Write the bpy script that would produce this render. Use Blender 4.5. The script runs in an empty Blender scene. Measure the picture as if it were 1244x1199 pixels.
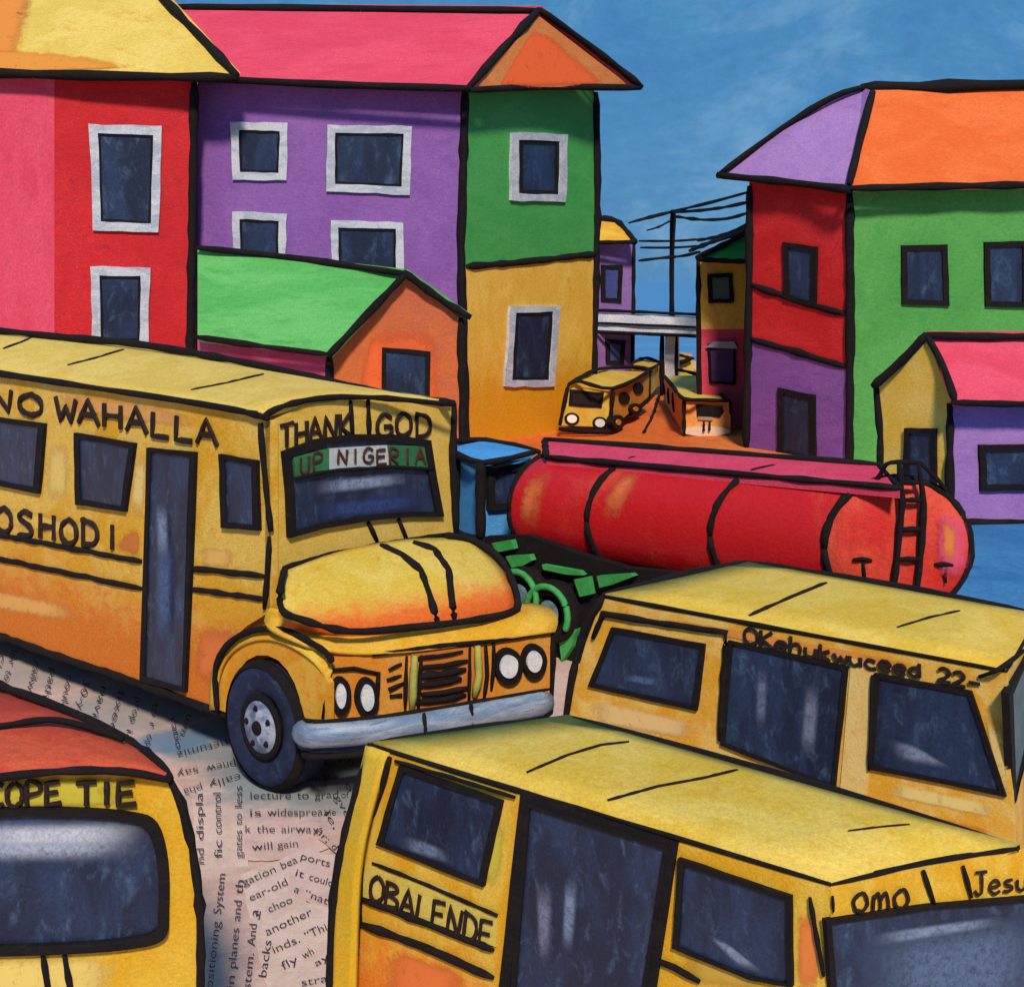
import bpy, bmesh, math, random
from mathutils import Vector, noise
R = math.radians
random.seed(7)
S = bpy.context.scene
C = S.collection

# ---------------------------------------------------------------- camera, sky, sun
F, CX, HY, CH = 1500.0, 622.0, 340.0, 5.2          # focal length / picture centre / horizon / eye height (first-floor balcony)
cam_d = bpy.data.cameras.new('camera'); cam = bpy.data.objects.new('camera', cam_d); C.objects.link(cam)
cam.location = (0, 0, CH); cam.rotation_euler = (R(90), 0, 0)
cam_d.sensor_width = 36; cam_d.sensor_fit = 'HORIZONTAL'; cam_d.lens = F/1244*36
cam_d.shift_y = -(599.5-HY)/1244
cam_d.clip_end = 4000
S.camera = cam
S.view_settings.view_transform = 'Standard'; S.view_settings.look = 'None'
S.view_settings.gamma = 1; S.view_settings.use_curve_mapping = False
S.view_settings.exposure = 0.27

SUN_EL, SUN_AZ = R(42), R(175)      # azimuth the light comes FROM, measured clockwise from +Y
sd = bpy.data.lights.new('sun', 'SUN'); sd.energy = 3.1; sd.angle = R(7); sd.color = (1.0, 0.86, 0.72)
sun = bpy.data.objects.new('sun', sd); C.objects.link(sun)
sv = Vector((math.sin(SUN_AZ)*math.cos(SUN_EL), math.cos(SUN_AZ)*math.cos(SUN_EL), math.sin(SUN_EL)))
sun.rotation_euler = sv.to_track_quat('Z', 'Y').to_euler(); sun.location = sv*60

W = bpy.data.worlds.new('World'); S.world = W; W.use_nodes = True
nt = W.node_tree; N = nt.nodes; L = nt.links
for n in list(N): N.remove(n)
out = N.new('ShaderNodeOutputWorld')
sky = N.new('ShaderNodeTexSky'); sky.sky_type = 'NISHITA'; sky.sun_disc = False
sky.sun_elevation = SUN_EL; sky.sun_rotation = SUN_AZ; sky.air_density = 1.0; sky.dust_density = 0.4; sky.ozone_density = 3
bg1 = N.new('ShaderNodeBackground'); bg1.inputs[1].default_value = 0.05
L.new(sky.outputs[0], bg1.inputs[0])
tc = N.new('ShaderNodeTexCoord')
def wnoise(sc, mp, det=6, dist=0.6):
    m = N.new('ShaderNodeMapping'); m.inputs['Scale'].default_value = mp; L.new(tc.outputs['Generated'], m.inputs[0])
    n = N.new('ShaderNodeTexNoise'); n.inputs['Scale'].default_value = sc; n.inputs['Detail'].default_value = det
    n.inputs['Distortion'].default_value = dist; n.inputs['Roughness'].default_value = .65; L.new(m.outputs[0], n.inputs['Vector']); return n
n1 = wnoise(9, (.8, .8, 1.5)); n2 = wnoise(95, (1, 1, 1.5), 8, .2)
r1 = N.new('ShaderNodeValToRGB'); L.new(n1.outputs[0], r1.inputs[0])
r1.color_ramp.elements[0].position = .3; r1.color_ramp.elements[0].color = (.045, .185, .43, 1)
r1.color_ramp.elements[1].position = .68; r1.color_ramp.elements[1].color = (.13, .31, .53, 1)
e = r1.color_ramp.elements.new(.5); e.color = (.055, .225, .46, 1)
r2 = N.new('ShaderNodeMapRange'); r2.inputs[1].default_value = .3; r2.inputs[2].default_value = .7; r2.inputs[3].default_value = .92; r2.inputs[4].default_value = 1.09
L.new(n2.outputs[0], r2.inputs[0])
mm = N.new('ShaderNodeVectorMath'); mm.operation = 'SCALE'; L.new(r1.outputs[0], mm.inputs[0]); L.new(r2.outputs[0], mm.inputs['Scale'])
bg2 = N.new('ShaderNodeBackground'); L.new(mm.outputs[0], bg2.inputs[0]); bg2.inputs[1].default_value = .92
mix = N.new('ShaderNodeMixShader'); mix.inputs[0].default_value = .9
L.new(bg1.outputs[0], mix.inputs[1]); L.new(bg2.outputs[0], mix.inputs[2]); L.new(mix.outputs[0], out.inputs[0])

# ---------------------------------------------------------------- materials
def lin(c):
    return tuple(((v/255)/12.92 if v/255 <= .04045 else ((v/255+.055)/1.055)**2.4) for v in c)
MC = {}
def paint(c1, c2=None, c3=None, sc=1.0, stretch=(1, 1, 2.2), rough=.68, thresh=(.36, .62), zramp=None, grain=.1, metal=0, bump=.35, speck=0, coat=0):
    """brushed house / vehicle paint: broad uneven coats of up to three tones, fine pigment grain, brush relief"""
    key = (c1, c2, c3, sc, stretch, rough, thresh, zramp, grain, metal, bump, speck, coat)
    if key in MC: return MC[key]
    c2 = c2 or tuple(min(255, int(v*1.09+4)) for v in c1)
    c3 = c3 or tuple(int(v*.9) for v in c1)
    m = bpy.data.materials.new('paint'); m.use_nodes = True
    t = m.node_tree; n = t.nodes; l = t.links; b = n['Principled BSDF']
    g = n.new('ShaderNodeNewGeometry')
    def nz(scale, st, det, dist, off=0, ro=.6):
        mp = n.new('ShaderNodeMapping'); mp.inputs['Scale'].default_value = st; mp.inputs['Location'].default_value = (off, off*1.7, off*.6)
        l.new(g.outputs['Position'], mp.inputs[0])
        x = n.new('ShaderNodeTexNoise'); x.inputs['Scale'].default_value = scale; x.inputs['Detail'].default_value = det
        x.inputs['Roughness'].default_value = ro; x.inputs['Distortion'].default_value = dist; l.new(mp.outputs[0], x.inputs['Vector']); return x.outputs[0]
    off = random.uniform(0, 40)
    big = nz(1.1/sc, stretch, 5, .8, off)
    mid = nz(3.4/sc, (stretch[0], stretch[1], stretch[2]*1.6), 7, .5, off+7, .7)
    fine = nz(34/sc, (1, 1, 1), 4, .1, off, .8)
    brush = nz(16/sc, (stretch[0], stretch[1], stretch[2]*3), 5, .4, off+3, .7)
    def ramp(src, lo, hi, a=0., z=1.):
        x = n.new('ShaderNodeMapRange'); x.interpolation_type = 'SMOOTHSTEP'
        x.inputs[1].default_value = lo; x.inputs[2].default_value = hi; x.inputs[3].default_value = a; x.inputs[4].default_value = z
        l.new(src, x.inputs[0]); return x.outputs[0]
    def mixc(f, a, bb):
        x = n.new('ShaderNodeMix'); x.data_type = 'RGBA'
        if isinstance(f, float): x.inputs[0].default_value = f
        else: l.new(f, x.inputs[0])
        for i, v in ((6, a), (7, bb)):
            if isinstance(v, tuple): x.inputs[i].default_value = (*lin(v), 1)
            else: l.new(v, x.inputs[i])
        return x.outputs[2]
    col = mixc(ramp(big, *thresh), c1, c2)
    col = mixc(ramp(mid, .5, .74, 0, .8), col, c3)
    if zramp:                                             # two-tone coat: another colour below a height, ragged edge
        z0, z1, cz = zramp
        sp = n.new('ShaderNodeSeparateXYZ'); l.new(g.outputs['Position'], sp.inputs[0])
        ad = n.new('ShaderNodeMath'); ad.operation = 'MULTIPLY_ADD'; ad.inputs[1].default_value = (z1-z0)*1.6; l.new(mid, ad.inputs[0]); l.new(sp.outputs[2], ad.inputs[2])
        f = ramp(ad.outputs[0], z0+(z1-z0)*.8, z1+(z1-z0)*.8, 1, 0)
        col = mixc(f, col, cz)
    dry = nz(60/sc, (1, 1, 1.3), 3, .0, off+11, .9)
    hue = n.new('ShaderNodeHueSaturation'); hue.inputs['Value'].default_value = 1.22; hue.inputs['Saturation'].default_value = .86; l.new(col, hue.inputs['Color'])
    dm = n.new('ShaderNodeMath'); dm.operation = 'MULTIPLY'; l.new(ramp(dry, .56, .66), dm.inputs[0]); l.new(ramp(big, .42, .6, 0, .75), dm.inputs[1])
    col = mixc(dm.outputs[0], col, hue.outputs[0])
    gr = ramp(fine, .3, .7, 1-grain, 1+grain)
    br = ramp(brush, .3, .7, 1-grain*.9, 1+grain*.9)
    mu = n.new('ShaderNodeMath'); mu.operation = 'MULTIPLY'; l.new(gr, mu.inputs[0]); l.new(br, mu.inputs[1])
    sc_ = n.new('ShaderNodeVectorMath'); sc_.operation = 'SCALE'; l.new(col, sc_.inputs[0]); l.new(mu.outputs[0], sc_.inputs['Scale'])
    l.new(sc_.outputs[0], b.inputs['Base Color'])
    b.inputs['Roughness'].default_value = rough; b.inputs['Metallic'].default_value = metal
    b.inputs['Specular IOR Level'].default_value = .22
    if coat: b.inputs['Coat Weight'].default_value = coat; b.inputs['Coat Roughness'].default_value = .25
    if bump:
        bp = n.new('ShaderNodeBump'); bp.inputs['Strength'].default_value = bump; bp.inputs['Distance'].default_value = .02*sc
        a2 = n.new('ShaderNodeMath'); a2.operation = 'ADD'; l.new(fine, a2.inputs[0]); l.new(brush, a2.inputs[1])
        l.new(a2.outputs[0], bp.inputs['Height']); l.new(bp.outputs[0], b.inputs['Normal'])
    MC[key] = m
    return m
def black(sc=1.0): return paint((27, 21, 22), (20, 16, 19), (38, 31, 30), sc=sc, rough=.9, grain=.25, bump=.3)
def navy(sc=1.0): return paint((40, 56, 86), (30, 38, 60), (70, 94, 124), sc=sc*.8, rough=.35, grain=.16, bump=.2, stretch=(1.4, 1.4, .5), coat=.2)
def film_mat(sc=1.0, c=(120, 140, 170), soft=.42, full=False):
    key = ('film_mat', sc, c, soft, full)
    if key in MC: return MC[key]
    m = bpy.data.materials.new('soft_film'); m.use_nodes = True; t = m.node_tree; n = t.nodes; l = t.links; b = n['Principled BSDF']
    b.inputs['Base Color'].default_value = (*lin(c), 1); b.inputs['Roughness'].default_value = .7
    uv = n.new('ShaderNodeTexCoord'); sp = n.new('ShaderNodeSeparateXYZ'); l.new(uv.outputs['UV'], sp.inputs[0])
    def hump(o):
        a = n.new('ShaderNodeMath'); a.operation = 'PINGPONG'; a.inputs[1].default_value = .5; l.new(o, a.inputs[0])
        x = n.new('ShaderNodeMapRange'); x.interpolation_type = 'SMOOTHERSTEP'; x.inputs[1].default_value = 0; x.inputs[2].default_value = soft; l.new(a.outputs[0], x.inputs[0]); return x.outputs[0]
    h1, h2 = hump(sp.outputs[0]), hump(sp.outputs[1])
    z = n.new('ShaderNodeTexNoise'); z.inputs['Scale'].default_value = (9 if full else 14)/sc; z.inputs['Detail'].default_value = 9; z.inputs['Roughness'].default_value = .82; z.inputs['Distortion'].default_value = .5
    g = n.new('ShaderNodeNewGeometry'); l.new(g.outputs['Position'], z.inputs['Vector'])
    zz = n.new('ShaderNodeMapRange'); zz.inputs[1].default_value = .34 if full else .25; zz.inputs[2].default_value = .56 if full else .55; l.new(z.outputs[0], zz.inputs[0])
    a = n.new('ShaderNodeMath'); a.operation = 'MULTIPLY'; l.new(h1, a.inputs[0]); l.new(h2, a.inputs[1])
    if full:                                              # brushed-out edge: the noise eats into the rim first
        q = n.new('ShaderNodeMath'); q.operation = 'MULTIPLY_ADD'; q.inputs[1].default_value = .42; l.new(a.outputs[0], q.inputs[0]); l.new(z.outputs[0], q.inputs[2])
        zz.inputs[1].default_value = .66; zz.inputs[2].default_value = .86; l.new(q.outputs[0], zz.inputs[0])
    a2 = n.new('ShaderNodeMath'); a2.operation = 'MULTIPLY'; l.new(a.outputs[0], a2.inputs[0]); l.new(zz.outputs[0], a2.inputs[1])
    l.new(a2.outputs[0], b.inputs['Alpha'])
    MC[key] = m; return m

PINK = (212, 66, 92); RED = (190, 32, 38); PURPLE = (130, 84, 160); GREEN = (58, 140, 66); ORANGE = (224, 92, 32)
YEL = (222, 188, 72); GOLD = (214, 152, 24); LILAC = (160, 116, 182)

# ---------------------------------------------------------------- geometry helpers
CAM = Vector((0, 0, CH))
def ray(px, py): return Vector(((px-CX)/F, 1.0, -(py-HY)/F))
def P(px, py, z): return CAM + ray(px, py)*z
def G(px, py): return P(px, py, F*CH/(py-HY))
class Pl:
    """a plane in the place; pt() finds where a sight line meets it, optionally raised 'off' metres off the surface"""
    def __init__(s, p, n):
        s.p = Vector(p); s.n = Vector(n).normalized()
        if s.n.dot(CAM-s.p) < 0: s.n = -s.n
    def pt(s, px, py, off=0.0):
        d = ray(px, py); t = (s.p+s.n*off-CAM).dot(s.n)/d.dot(s.n); return CAM+d*t
def V(a, b):
    a = Vector((a[0], a[1], 0)); b = Vector((b[0], b[1], 0)); d = b-a
    return Pl(a, (d.y, -d.x, 0))
def Vz(px1, z1, px2, z2): return V(((px1-CX)/F*z1, z1), ((px2-CX)/F*z2, z2))
def tri(a, b, c): return Pl(a, (b-a).cross(c-a))
GROUND = Pl((0, 0, 0), (0, 0, 1))

def link(o, parent=None):
    C.objects.link(o)
    if parent is not None: o.parent = parent
    return o
def thing(name, label, cat, base, group=None):
    o = bpy.data.objects.new(name, None); C.objects.link(o); o.location = base; o.empty_display_size = .3
    o['label'] = label; o['category'] = cat
    if group: o['group'] = group
    return o
def origin(parent):
    v = Vector((0, 0, 0)); p = parent
    while p is not None: v += p.location; p = p.parent
    return v
def mesh(name, vs, fs, mat, parent, smooth=False, uvs=None):
    o0 = origin(parent) if parent else Vector((0, 0, 0))
    me = bpy.data.meshes.new(name); me.from_pydata([tuple(Vector(v)-o0) for v in vs], [], fs); me.materials.append(mat)
    if uvs:
        ul = me.uv_layers.new(name='uv')
        for lp in me.loops: ul.data[lp.index].uv = uvs[lp.vertex_index]
    me.validate()
    bm = bmesh.new(); bm.from_mesh(me)
    if not uvs: bmesh.ops.recalc_face_normals(bm, faces=bm.faces)
    if smooth:
        for f in bm.faces: f.smooth = True
    bm.to_mesh(me); bm.free()
    return link(bpy.data.objects.new(name, me), parent)
def prism(name, front, back, mat, parent):
    n = len(front); vs = list(front)+list(back)
    fs = [list(range(n)), list(range(2*n-1, n-1, -1))]+[[i, n+i, n+(i+1) % n, (i+1) % n] for i in range(n)]
    return mesh(name, vs, fs, mat, parent)
def slab(name, pl, poly, off, th, mat, parent):
    fr = [pl.pt(x, y, off) for x, y in poly]
    return prism(name, fr, [v-pl.n*th for v in fr], mat, parent)
def plate(name, pts, th, mat, parent):
    """pts: (px, py, depth) corners of a sheet, thickness away from the viewer"""
    v = [P(*p) if not isinstance(p, Vector) else p for p in pts]
    n = (v[1]-v[0]).cross(v[2]-v[0]).normalized()
    if n.dot(CAM-v[0]) < 0: n = -n
    return prism(name, v, [q-n*th for q in v], mat, parent)
def upright(name, plan, z0, z1, mat, parent):
    return prism(name, [Vector((x, y, z1)) for x, y in plan], [Vector((x, y, z0)) for x, y in plan], mat, parent)
def smoothed(pts, k=4):
    if len(pts) < 3: 
        a, b = pts; m = max(3, k*2); return [a.lerp(b, i/m) for i in range(m+1)]
    o = []
    for i in range(len(pts)-1):
        p0 = pts[max(i-1, 0)]; p1 = pts[i]; p2 = pts[i+1]; p3 = pts[min(i+2, len(pts)-1)]
        for j in range(k):
            t = j/k; o.append(.5*((2*p1)+(p2-p0)*t+(2*p0-5*p1+4*p2-p3)*t*t+(3*p1-p0-3*p2+p3)*t**3))
    o.append(pts[-1]); return o
def tube(name, pts, w, mat, parent, sides=6, wob=.24, curve=True, k=4, flat=None, taper=False):
    """bead of thickness w picture-pixels along 3D points (w scales with distance, as brushed); slightly uneven"""
    q = smoothed(pts, k) if curve else pts
    vs, fs = [], []; seed = random.uniform(0, 99); n = len(q)
    for i, p in enumerate(q):
        d = (q[min(i+1, n-1)]-q[max(i-1, 0)])
        if d.length < 1e-9: d = Vector((1, 0, 0))
        d.normalize()
        up = Vector((0, 0, 1)) if abs(d.z) < .9 else Vector((0, 1, 0))
        a = d.cross(up).normalized(); b = d.cross(a).normalized()
        z = p.y
        r = w/2*z/F*(1+wob*2*noise.noise(Vector((i*.9+seed, seed, 0))))
        if i in (0, n-1): r *= .7
        if taper: r *= 1-.55*i/(n-1)
        for s in range(sides):
            t = 2*math.pi*s/sides; vs.append(p+a*math.cos(t)*r+b*math.sin(t)*r)
    for i in range(n-1):
        for s in range(sides): fs.append([i*sides+s, i*sides+(s+1) % sides, (i+1)*sides+(s+1) % sides, (i+1)*sides+s])
    fs.append(list(range(sides))); fs.append([(n-1)*sides+s for s in range(sides)])
    return mesh(name, vs, fs, mat, parent, smooth=True)
def line(name, pl, pts, w, parent, sc=1.0, off=.0, closed=False, mat=None, **kw):
    v = [pl.pt(x, y, off) for x, y in pts]
    if closed: v.append(v[0])
    # straight runs: subdivide and let the hand waver a little
    o = []
    for a, b in zip(v[:-1], v[1:]):
        m = max(2, int((b-a).length/(a.y/F)/14)); o += [a.lerp(b, i/m) for i in range(m)]
    o.append(v[-1]); sd_ = random.uniform(0, 99); j = .9*v[0].y/F
    o = [p+Vector((noise.noise(Vector((i*.45, sd_, 0))), 0, noise.noise(Vector((sd_, i*.45, 3)))))*j for i, p in enumerate(o)]
    return tube(name, o, w, mat or black(sc), parent, curve=False, **kw)
def line3(name, pts, w, parent, sc=1.0, **kw):
    v = [P(*p) if not isinstance(p, Vector) else p for p in pts]
    return tube(name, v, w, black(sc), parent, **kw)
def jag(poly, step=12, amp=.9):
    o = []; s = random.uniform(0, 99); n = len(poly)
    for i in range(n):
        (x0, y0), (x1, y1) = poly[i], poly[(i+1) % n]; m = max(1, int(math.hypot(x1-x0, y1-y0)/step))
        for j in range(m):
            t = j/m; x = x0+(x1-x0)*t; y = y0+(y1-y0)*t
            o.append((x+amp*noise.noise(Vector((x*.11, y*.11, s)))*1.6, y+amp*noise.noise(Vector((y*.11, s, x*.11)))*1.6))
    return o
def round2(poly, k=4):
    v = [Vector((x, y, 0)) for x, y in poly]; n = len(v); o = []
    for i in range(n):
        p0, p1, p2, p3 = v[i-1], v[i], v[(i+1) % n], v[(i+2) % n]
        for j in range(k):
            t = j/k; q = .5*((2*p1)+(p2-p0)*t+(2*p0-5*p1+4*p2-p3)*t*t+(3*p1-p0-3*p2+p3)*t**3); o.append((q.x, q.y))
    return o
def inset(poly, w):
    cx = sum(p[0] for p in poly)/len(poly); cy = sum(p[1] for p in poly)/len(poly)
    hw = (max(p[0] for p in poly)-min(p[0] for p in poly))/2; hh = (max(p[1] for p in poly)-min(p[1] for p in poly))/2
    return [(cx+(x-cx)*(1-w/hw), cy+(y-cy)*(1-w/hh)) for x, y in poly]
def ring(name, pl, outer, inner, off, th, mat, parent):
    """frame between two outlines with the same number of corners"""
    n = len(outer); vs = []
    for poly, o in ((outer, off), (inner, off), (outer, off-th), (inner, off-th)):
        vs += [pl.pt(x, y, off)-pl.n*(off-o) for x, y in poly]
    fs = []
    for i in range(n):
        j = (i+1) % n
        fs += [[i, j, n+j, n+i], [2*n+i, 3*n+i, 3*n+j, 2*n+j], [i, 2*n+i, 2*n+j, j], [n+i, n+j, 3*n+j, 3*n+i]]
    return mesh(name, vs, fs, mat, parent)
def lerp_ring(poly, k=5, amp=.7):
    o = []; n = len(poly)
    for i in range(n):
        (x0, y0), (x1, y1) = poly[i], poly[(i+1) % n]
        for j in range(k):
            t = j/k; o.append((x0+(x1-x0)*t+random.uniform(-amp, amp), y0+(y1-y0)*t+random.uniform(-amp, amp)))
    return o
WHITE = lambda sc: paint((196, 202, 210), (165, 176, 190), (222, 224, 226), sc=sc*.4, grain=.22, bump=.6, thresh=(.4, .6))
def house_window(pl, poly, parent, sc, white=9, seal=4, pane=None, name='window', unit=1.0):
    """white timber frame proud of the wall, black rebate, dark pane set back inside it"""
    o = lerp_ring(poly, 5, .9 if white else .4); i1 = lerp_ring(inset(poly, white or seal), 5, .5)
    if white:
        w = ring(name, pl, o, i1, .10*unit, .12*unit, WHITE(sc), parent)
        i2 = lerp_ring(inset(poly, white+seal), 5, .6)
        i1b = inset(poly, white-.6)
        ring('rebate', pl, lerp_ring(i1b, 5, 0), i2, .06*unit, .08*unit, black(sc), w)
        slab('pane', pl, inset(poly, white+seal-1.5), .03*unit, .05*unit, pane or navy(sc), w)
    else:
        w = ring(name, pl, o, i1, .09*unit, .11*unit, black(sc), parent)
        slab('pane', pl, inset(poly, seal-1.2), .035*unit, .05*unit, pane or navy(sc), w)
    return w
def colour_film(pl, quad, off, parent, sc=1.0, c=(120, 140, 170), name='painted_reflection', soft=.42, full=False):  # on panes these coloured streaks paint the reflections in the glass
    """soft ragged-edged colour film; by default a reflection painted on a pane"""
    v = [pl.pt(x, y, off) for x, y in quad]
    return mesh(name, v, [[0, 1, 2, 3]], film_mat(sc, c, soft, full), parent, uvs=[(0, 0), (1, 0), (1, 1), (0, 1)])

# --- hand lettering: strokes on a unit box (x right, y down)
GL = {
 'A': [[(0, 1), (.45, 0), (1, 1)], [(.2, .62), (.85, .62)]], 'B': [[(.1, 0), (.1, 1)], [(0, .05), (.7, .08), (.8, .28), (.2, .48), (.85, .6), (.85, .88), (.05, 1)]],
 'C': [[(1, .15), (.5, 0), (.1, .35), (.15, .8), (.6, 1), (1, .85)]], 'D': [[(.1, 0), (.1, 1)], [(0, 0), (.75, .15), (.95, .55), (.7, .9), (.05, 1)]],
 'E': [[(.9, .0), (.1, .05), (.1, 1), (1, .95)], [(.1, .5), (.8, .45)]], 'G': [[(.95, .15), (.5, 0), (.1, .35), (.15, .85), (.6, 1), (.95, .8), (.95, .55), (.5, .55)]],
 'H': [[(.1, 0), (.1, 1)], [(.9, 0), (.9, 1)], [(.1, .52), (.9, .48)]], 'I': [[(.5, 0), (.5, 1)]], 'K': [[(.1, 0), (.1, 1)], [(.9, 0), (.15, .55), (.95, 1)]],
 'L': [[(.15, 0), (.1, 1), (.9, .97)]], 'M': [[(0, 1), (.12, .1), (.48, .6), (.85, .05), (1, 1)]], 'N': [[(.05, 1), (.1, 0), (.85, 1), (.95, 0)]],
 'O': [[(.5, 0), (.08, .3), (.1, .8), (.5, 1), (.92, .75), (.9, .25), (.5, 0)]], 'P': [[(.1, 1), (.12, 0), (.8, .08), (.85, .42), (.15, .55)]],
 'R': [[(.1, 1), (.12, 0), (.8, .08), (.8, .42), (.15, .5), (.9, 1)]], 'S': [[(.9, .12), (.4, 0), (.15, .28), (.8, .6), (.8, .9), (.1, 1)]],
 'T': [[(0, .05), (1, .0)], [(.5, .05), (.5, 1)]], 'U': [[(.1, 0), (.12, .75), (.45, 1), (.85, .8), (.9, 0)]], 'W': [[(0, 0), (.25, 1), (.5, .35), (.75, 1), (1, 0)]],
 'J': [[(.1, .02), (1, 0)], [(.6, 0), (.62, .85), (.3, 1), (.05, .8)]],
 'e': [[(.1, .7), (.85, .62), (.7, .4), (.3, .42), (.1, .75), (.45, 1), (.9, .9)]], 'h': [[(.15, 0), (.12, 1)], [(.14, .65), (.55, .42), (.8, .6), (.8, 1)]],
 'u': [[(.1, .42), (.12, .85), (.45, 1), (.8, .8)], [(.82, .4), (.85, 1)]], 'k': [[(.15, .05), (.12, 1)], [(.8, .4), (.18, .7), (.85, 1)]],
 'w': [[(0, .42), (.22, 1), (.5, .55), (.75, 1), (1, .42)]], 'c': [[(.85, .5), (.4, .42), (.15, .75), (.45, 1), (.9, .92)]],
 'd': [[(.8, .05), (.82, 1)], [(.8, .5), (.35, .45), (.12, .75), (.4, 1), (.8, .85)]], 's': [[(.8, .45), (.3, .5), (.35, .68), (.8, .8), (.6, 1), (.1, .98)]],
 'o': [[(.5, 0), (.1, .35), (.2, .9), (.6, 1), (.9, .6), (.75, .1), (.5, 0)]], 'm': [[(.02, 1), (.08, .15)], [(.08, .4), (.3, .1), (.45, .5), (.45, .95)], [(.45, .5), (.75, .1), (.92, .5), (.95, 1)]],
 '2': [[(.1, .2), (.5, 0), (.85, .25), (.6, .6), (.05, 1), (.95, .95)]], '-': [[(.1, .6), (.9, .55)]],
}
def letter(parent, pl, text, a, b, h0, h1, w, off=.015, sc=1.0, gap=.28, slant=0, mat=None, unit=1.0):
    """a, b: top-left of first and top-right of last letter (picture px); h0,h1 letter heights at both ends; one mesh per word"""
    n = len(text); tot = n+gap*(n-1); vs_all, fs_all = [], []
    r0 = w/2
    mt = mat or paint((44, 28, 26), (34, 24, 24), (62, 38, 30), sc=sc, grain=.2)
    for i, ch in enumerate(text):
        if ch == ' ': continue
        vs_all, fs_all = [], []
        s0 = i*(1+gap)/tot; s1 = (i*(1+gap)+1)/tot
        if ch == 'I': pass
        jx, jy = random.uniform(-.5, .5), random.uniform(-1.2, 1.2)
        for st in GL[ch]:
            pts = []
            for x, y in st:
                s = s0+(s1-s0)*x; h = h0+(h1-h0)*s
                X = a[0]+(b[0]-a[0])*s+jx-slant*h*y; Y = a[1]+(b[1]-a[1])*s+h*y+jy
                pts.append(pl.pt(X, Y, off))
            q = smoothed(pts, 5 if ch in 'OCSGUBDPRJeuhcdsom2' else 3) if len(pts) > 2 and ch not in 'AWMNKEHLTw' else [p0.lerp(p1, t/3) for p0, p1 in zip(pts[:-1], pts[1:]) for t in range(3)]+[pts[-1]]
            base = len(vs_all); m = len(q); seed = random.uniform(0, 99)
            for k, p in enumerate(q):
                d = (q[min(k+1, m-1)]-q[max(k-1, 0)])
                if d.length < 1e-9: d = Vector((1, 0, 0))
                d.normalize(); side = d.cross(pl.n).normalized()
                r = r0*p.y/F*(1+.35*noise.noise(Vector((k*.6, seed, 0))))
                th = .5*r
                for u, t2 in ((-1, -.4), (-.6, 1), (.6, 1), (1, -.4)): vs_all.append(p+side*r*u+pl.n*th*t2)
            for k in range(m-1):
                for s in range(4): fs_all.append([base+k*4+s, base+k*4+(s+1) % 4, base+(k+1)*4+(s+1) % 4, base+(k+1)*4+s])
            fs_all += [[base, base+1, base+2, base+3], [base+(m-1)*4+s for s in range(4)]]
        mesh('letter', vs_all, fs_all, mt, parent)
def disc(name, pl, c, rx, ry, off, th, mat, parent, seg=20, amp=0):
    s = random.uniform(0, 99)
    poly = [(c[0]+rx*math.cos(t)*(1+amp*noise.noise(Vector((math.cos(t), math.sin(t), s)))), c[1]+ry*math.sin(t)) for t in (2*math.pi*i/seg for i in range(seg))]
    return slab(name, pl, poly, off, th, mat, parent)
def patch(name, rows, mat, parent, sub=2, th=.04):
    """smooth sheet-metal skin through a grid of (px, py, depth) points"""
    nc = len(rows[0]); vs = [P(*p) for r in rows for p in r]
    fs = [[i*nc+j, i*nc+j+1, (i+1)*nc+j+1, (i+1)*nc+j] for i in range(len(rows)-1) for j in range(nc-1)]
    o = mesh(name, vs, fs, mat, parent, smooth=True)
    m = o.modifiers.new('s', 'SUBSURF'); m.levels = sub; m.render_levels = sub; m.boundary_smooth = 'PRESERVE_CORNERS'
    m = o.modifiers.new('t', 'SOLIDIFY'); m.thickness = th; m.offset = 0
    return o

def on(o, pts, w, parent, name, sc=1.0, lift=.01):
    """bead laid along a curved skin"""
    bpy.context.view_layer.update(); dg = bpy.context.evaluated_depsgraph_get(); ev = o.evaluated_get(dg); mi = ev.matrix_world.inverted(); q = []
    for (x0, y0), (x1, y1) in zip(pts[:-1], pts[1:]):
        m = max(2, int(math.hypot(x1-x0, y1-y0)/7))
        for i in range(m+1):
            if i == m and (x1, y1) != pts[-1]: continue
            d = ray(x0+(x1-x0)*i/m, y0+(y1-y0)*i/m).normalized()
            hit, lo, no, _ = ev.ray_cast(mi @ CAM, mi.to_3x3() @ d)
            if hit: q.append(ev.matrix_world @ lo - d*lift)
    return tube(name, q, w, black(sc), parent, curve=False)

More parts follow.
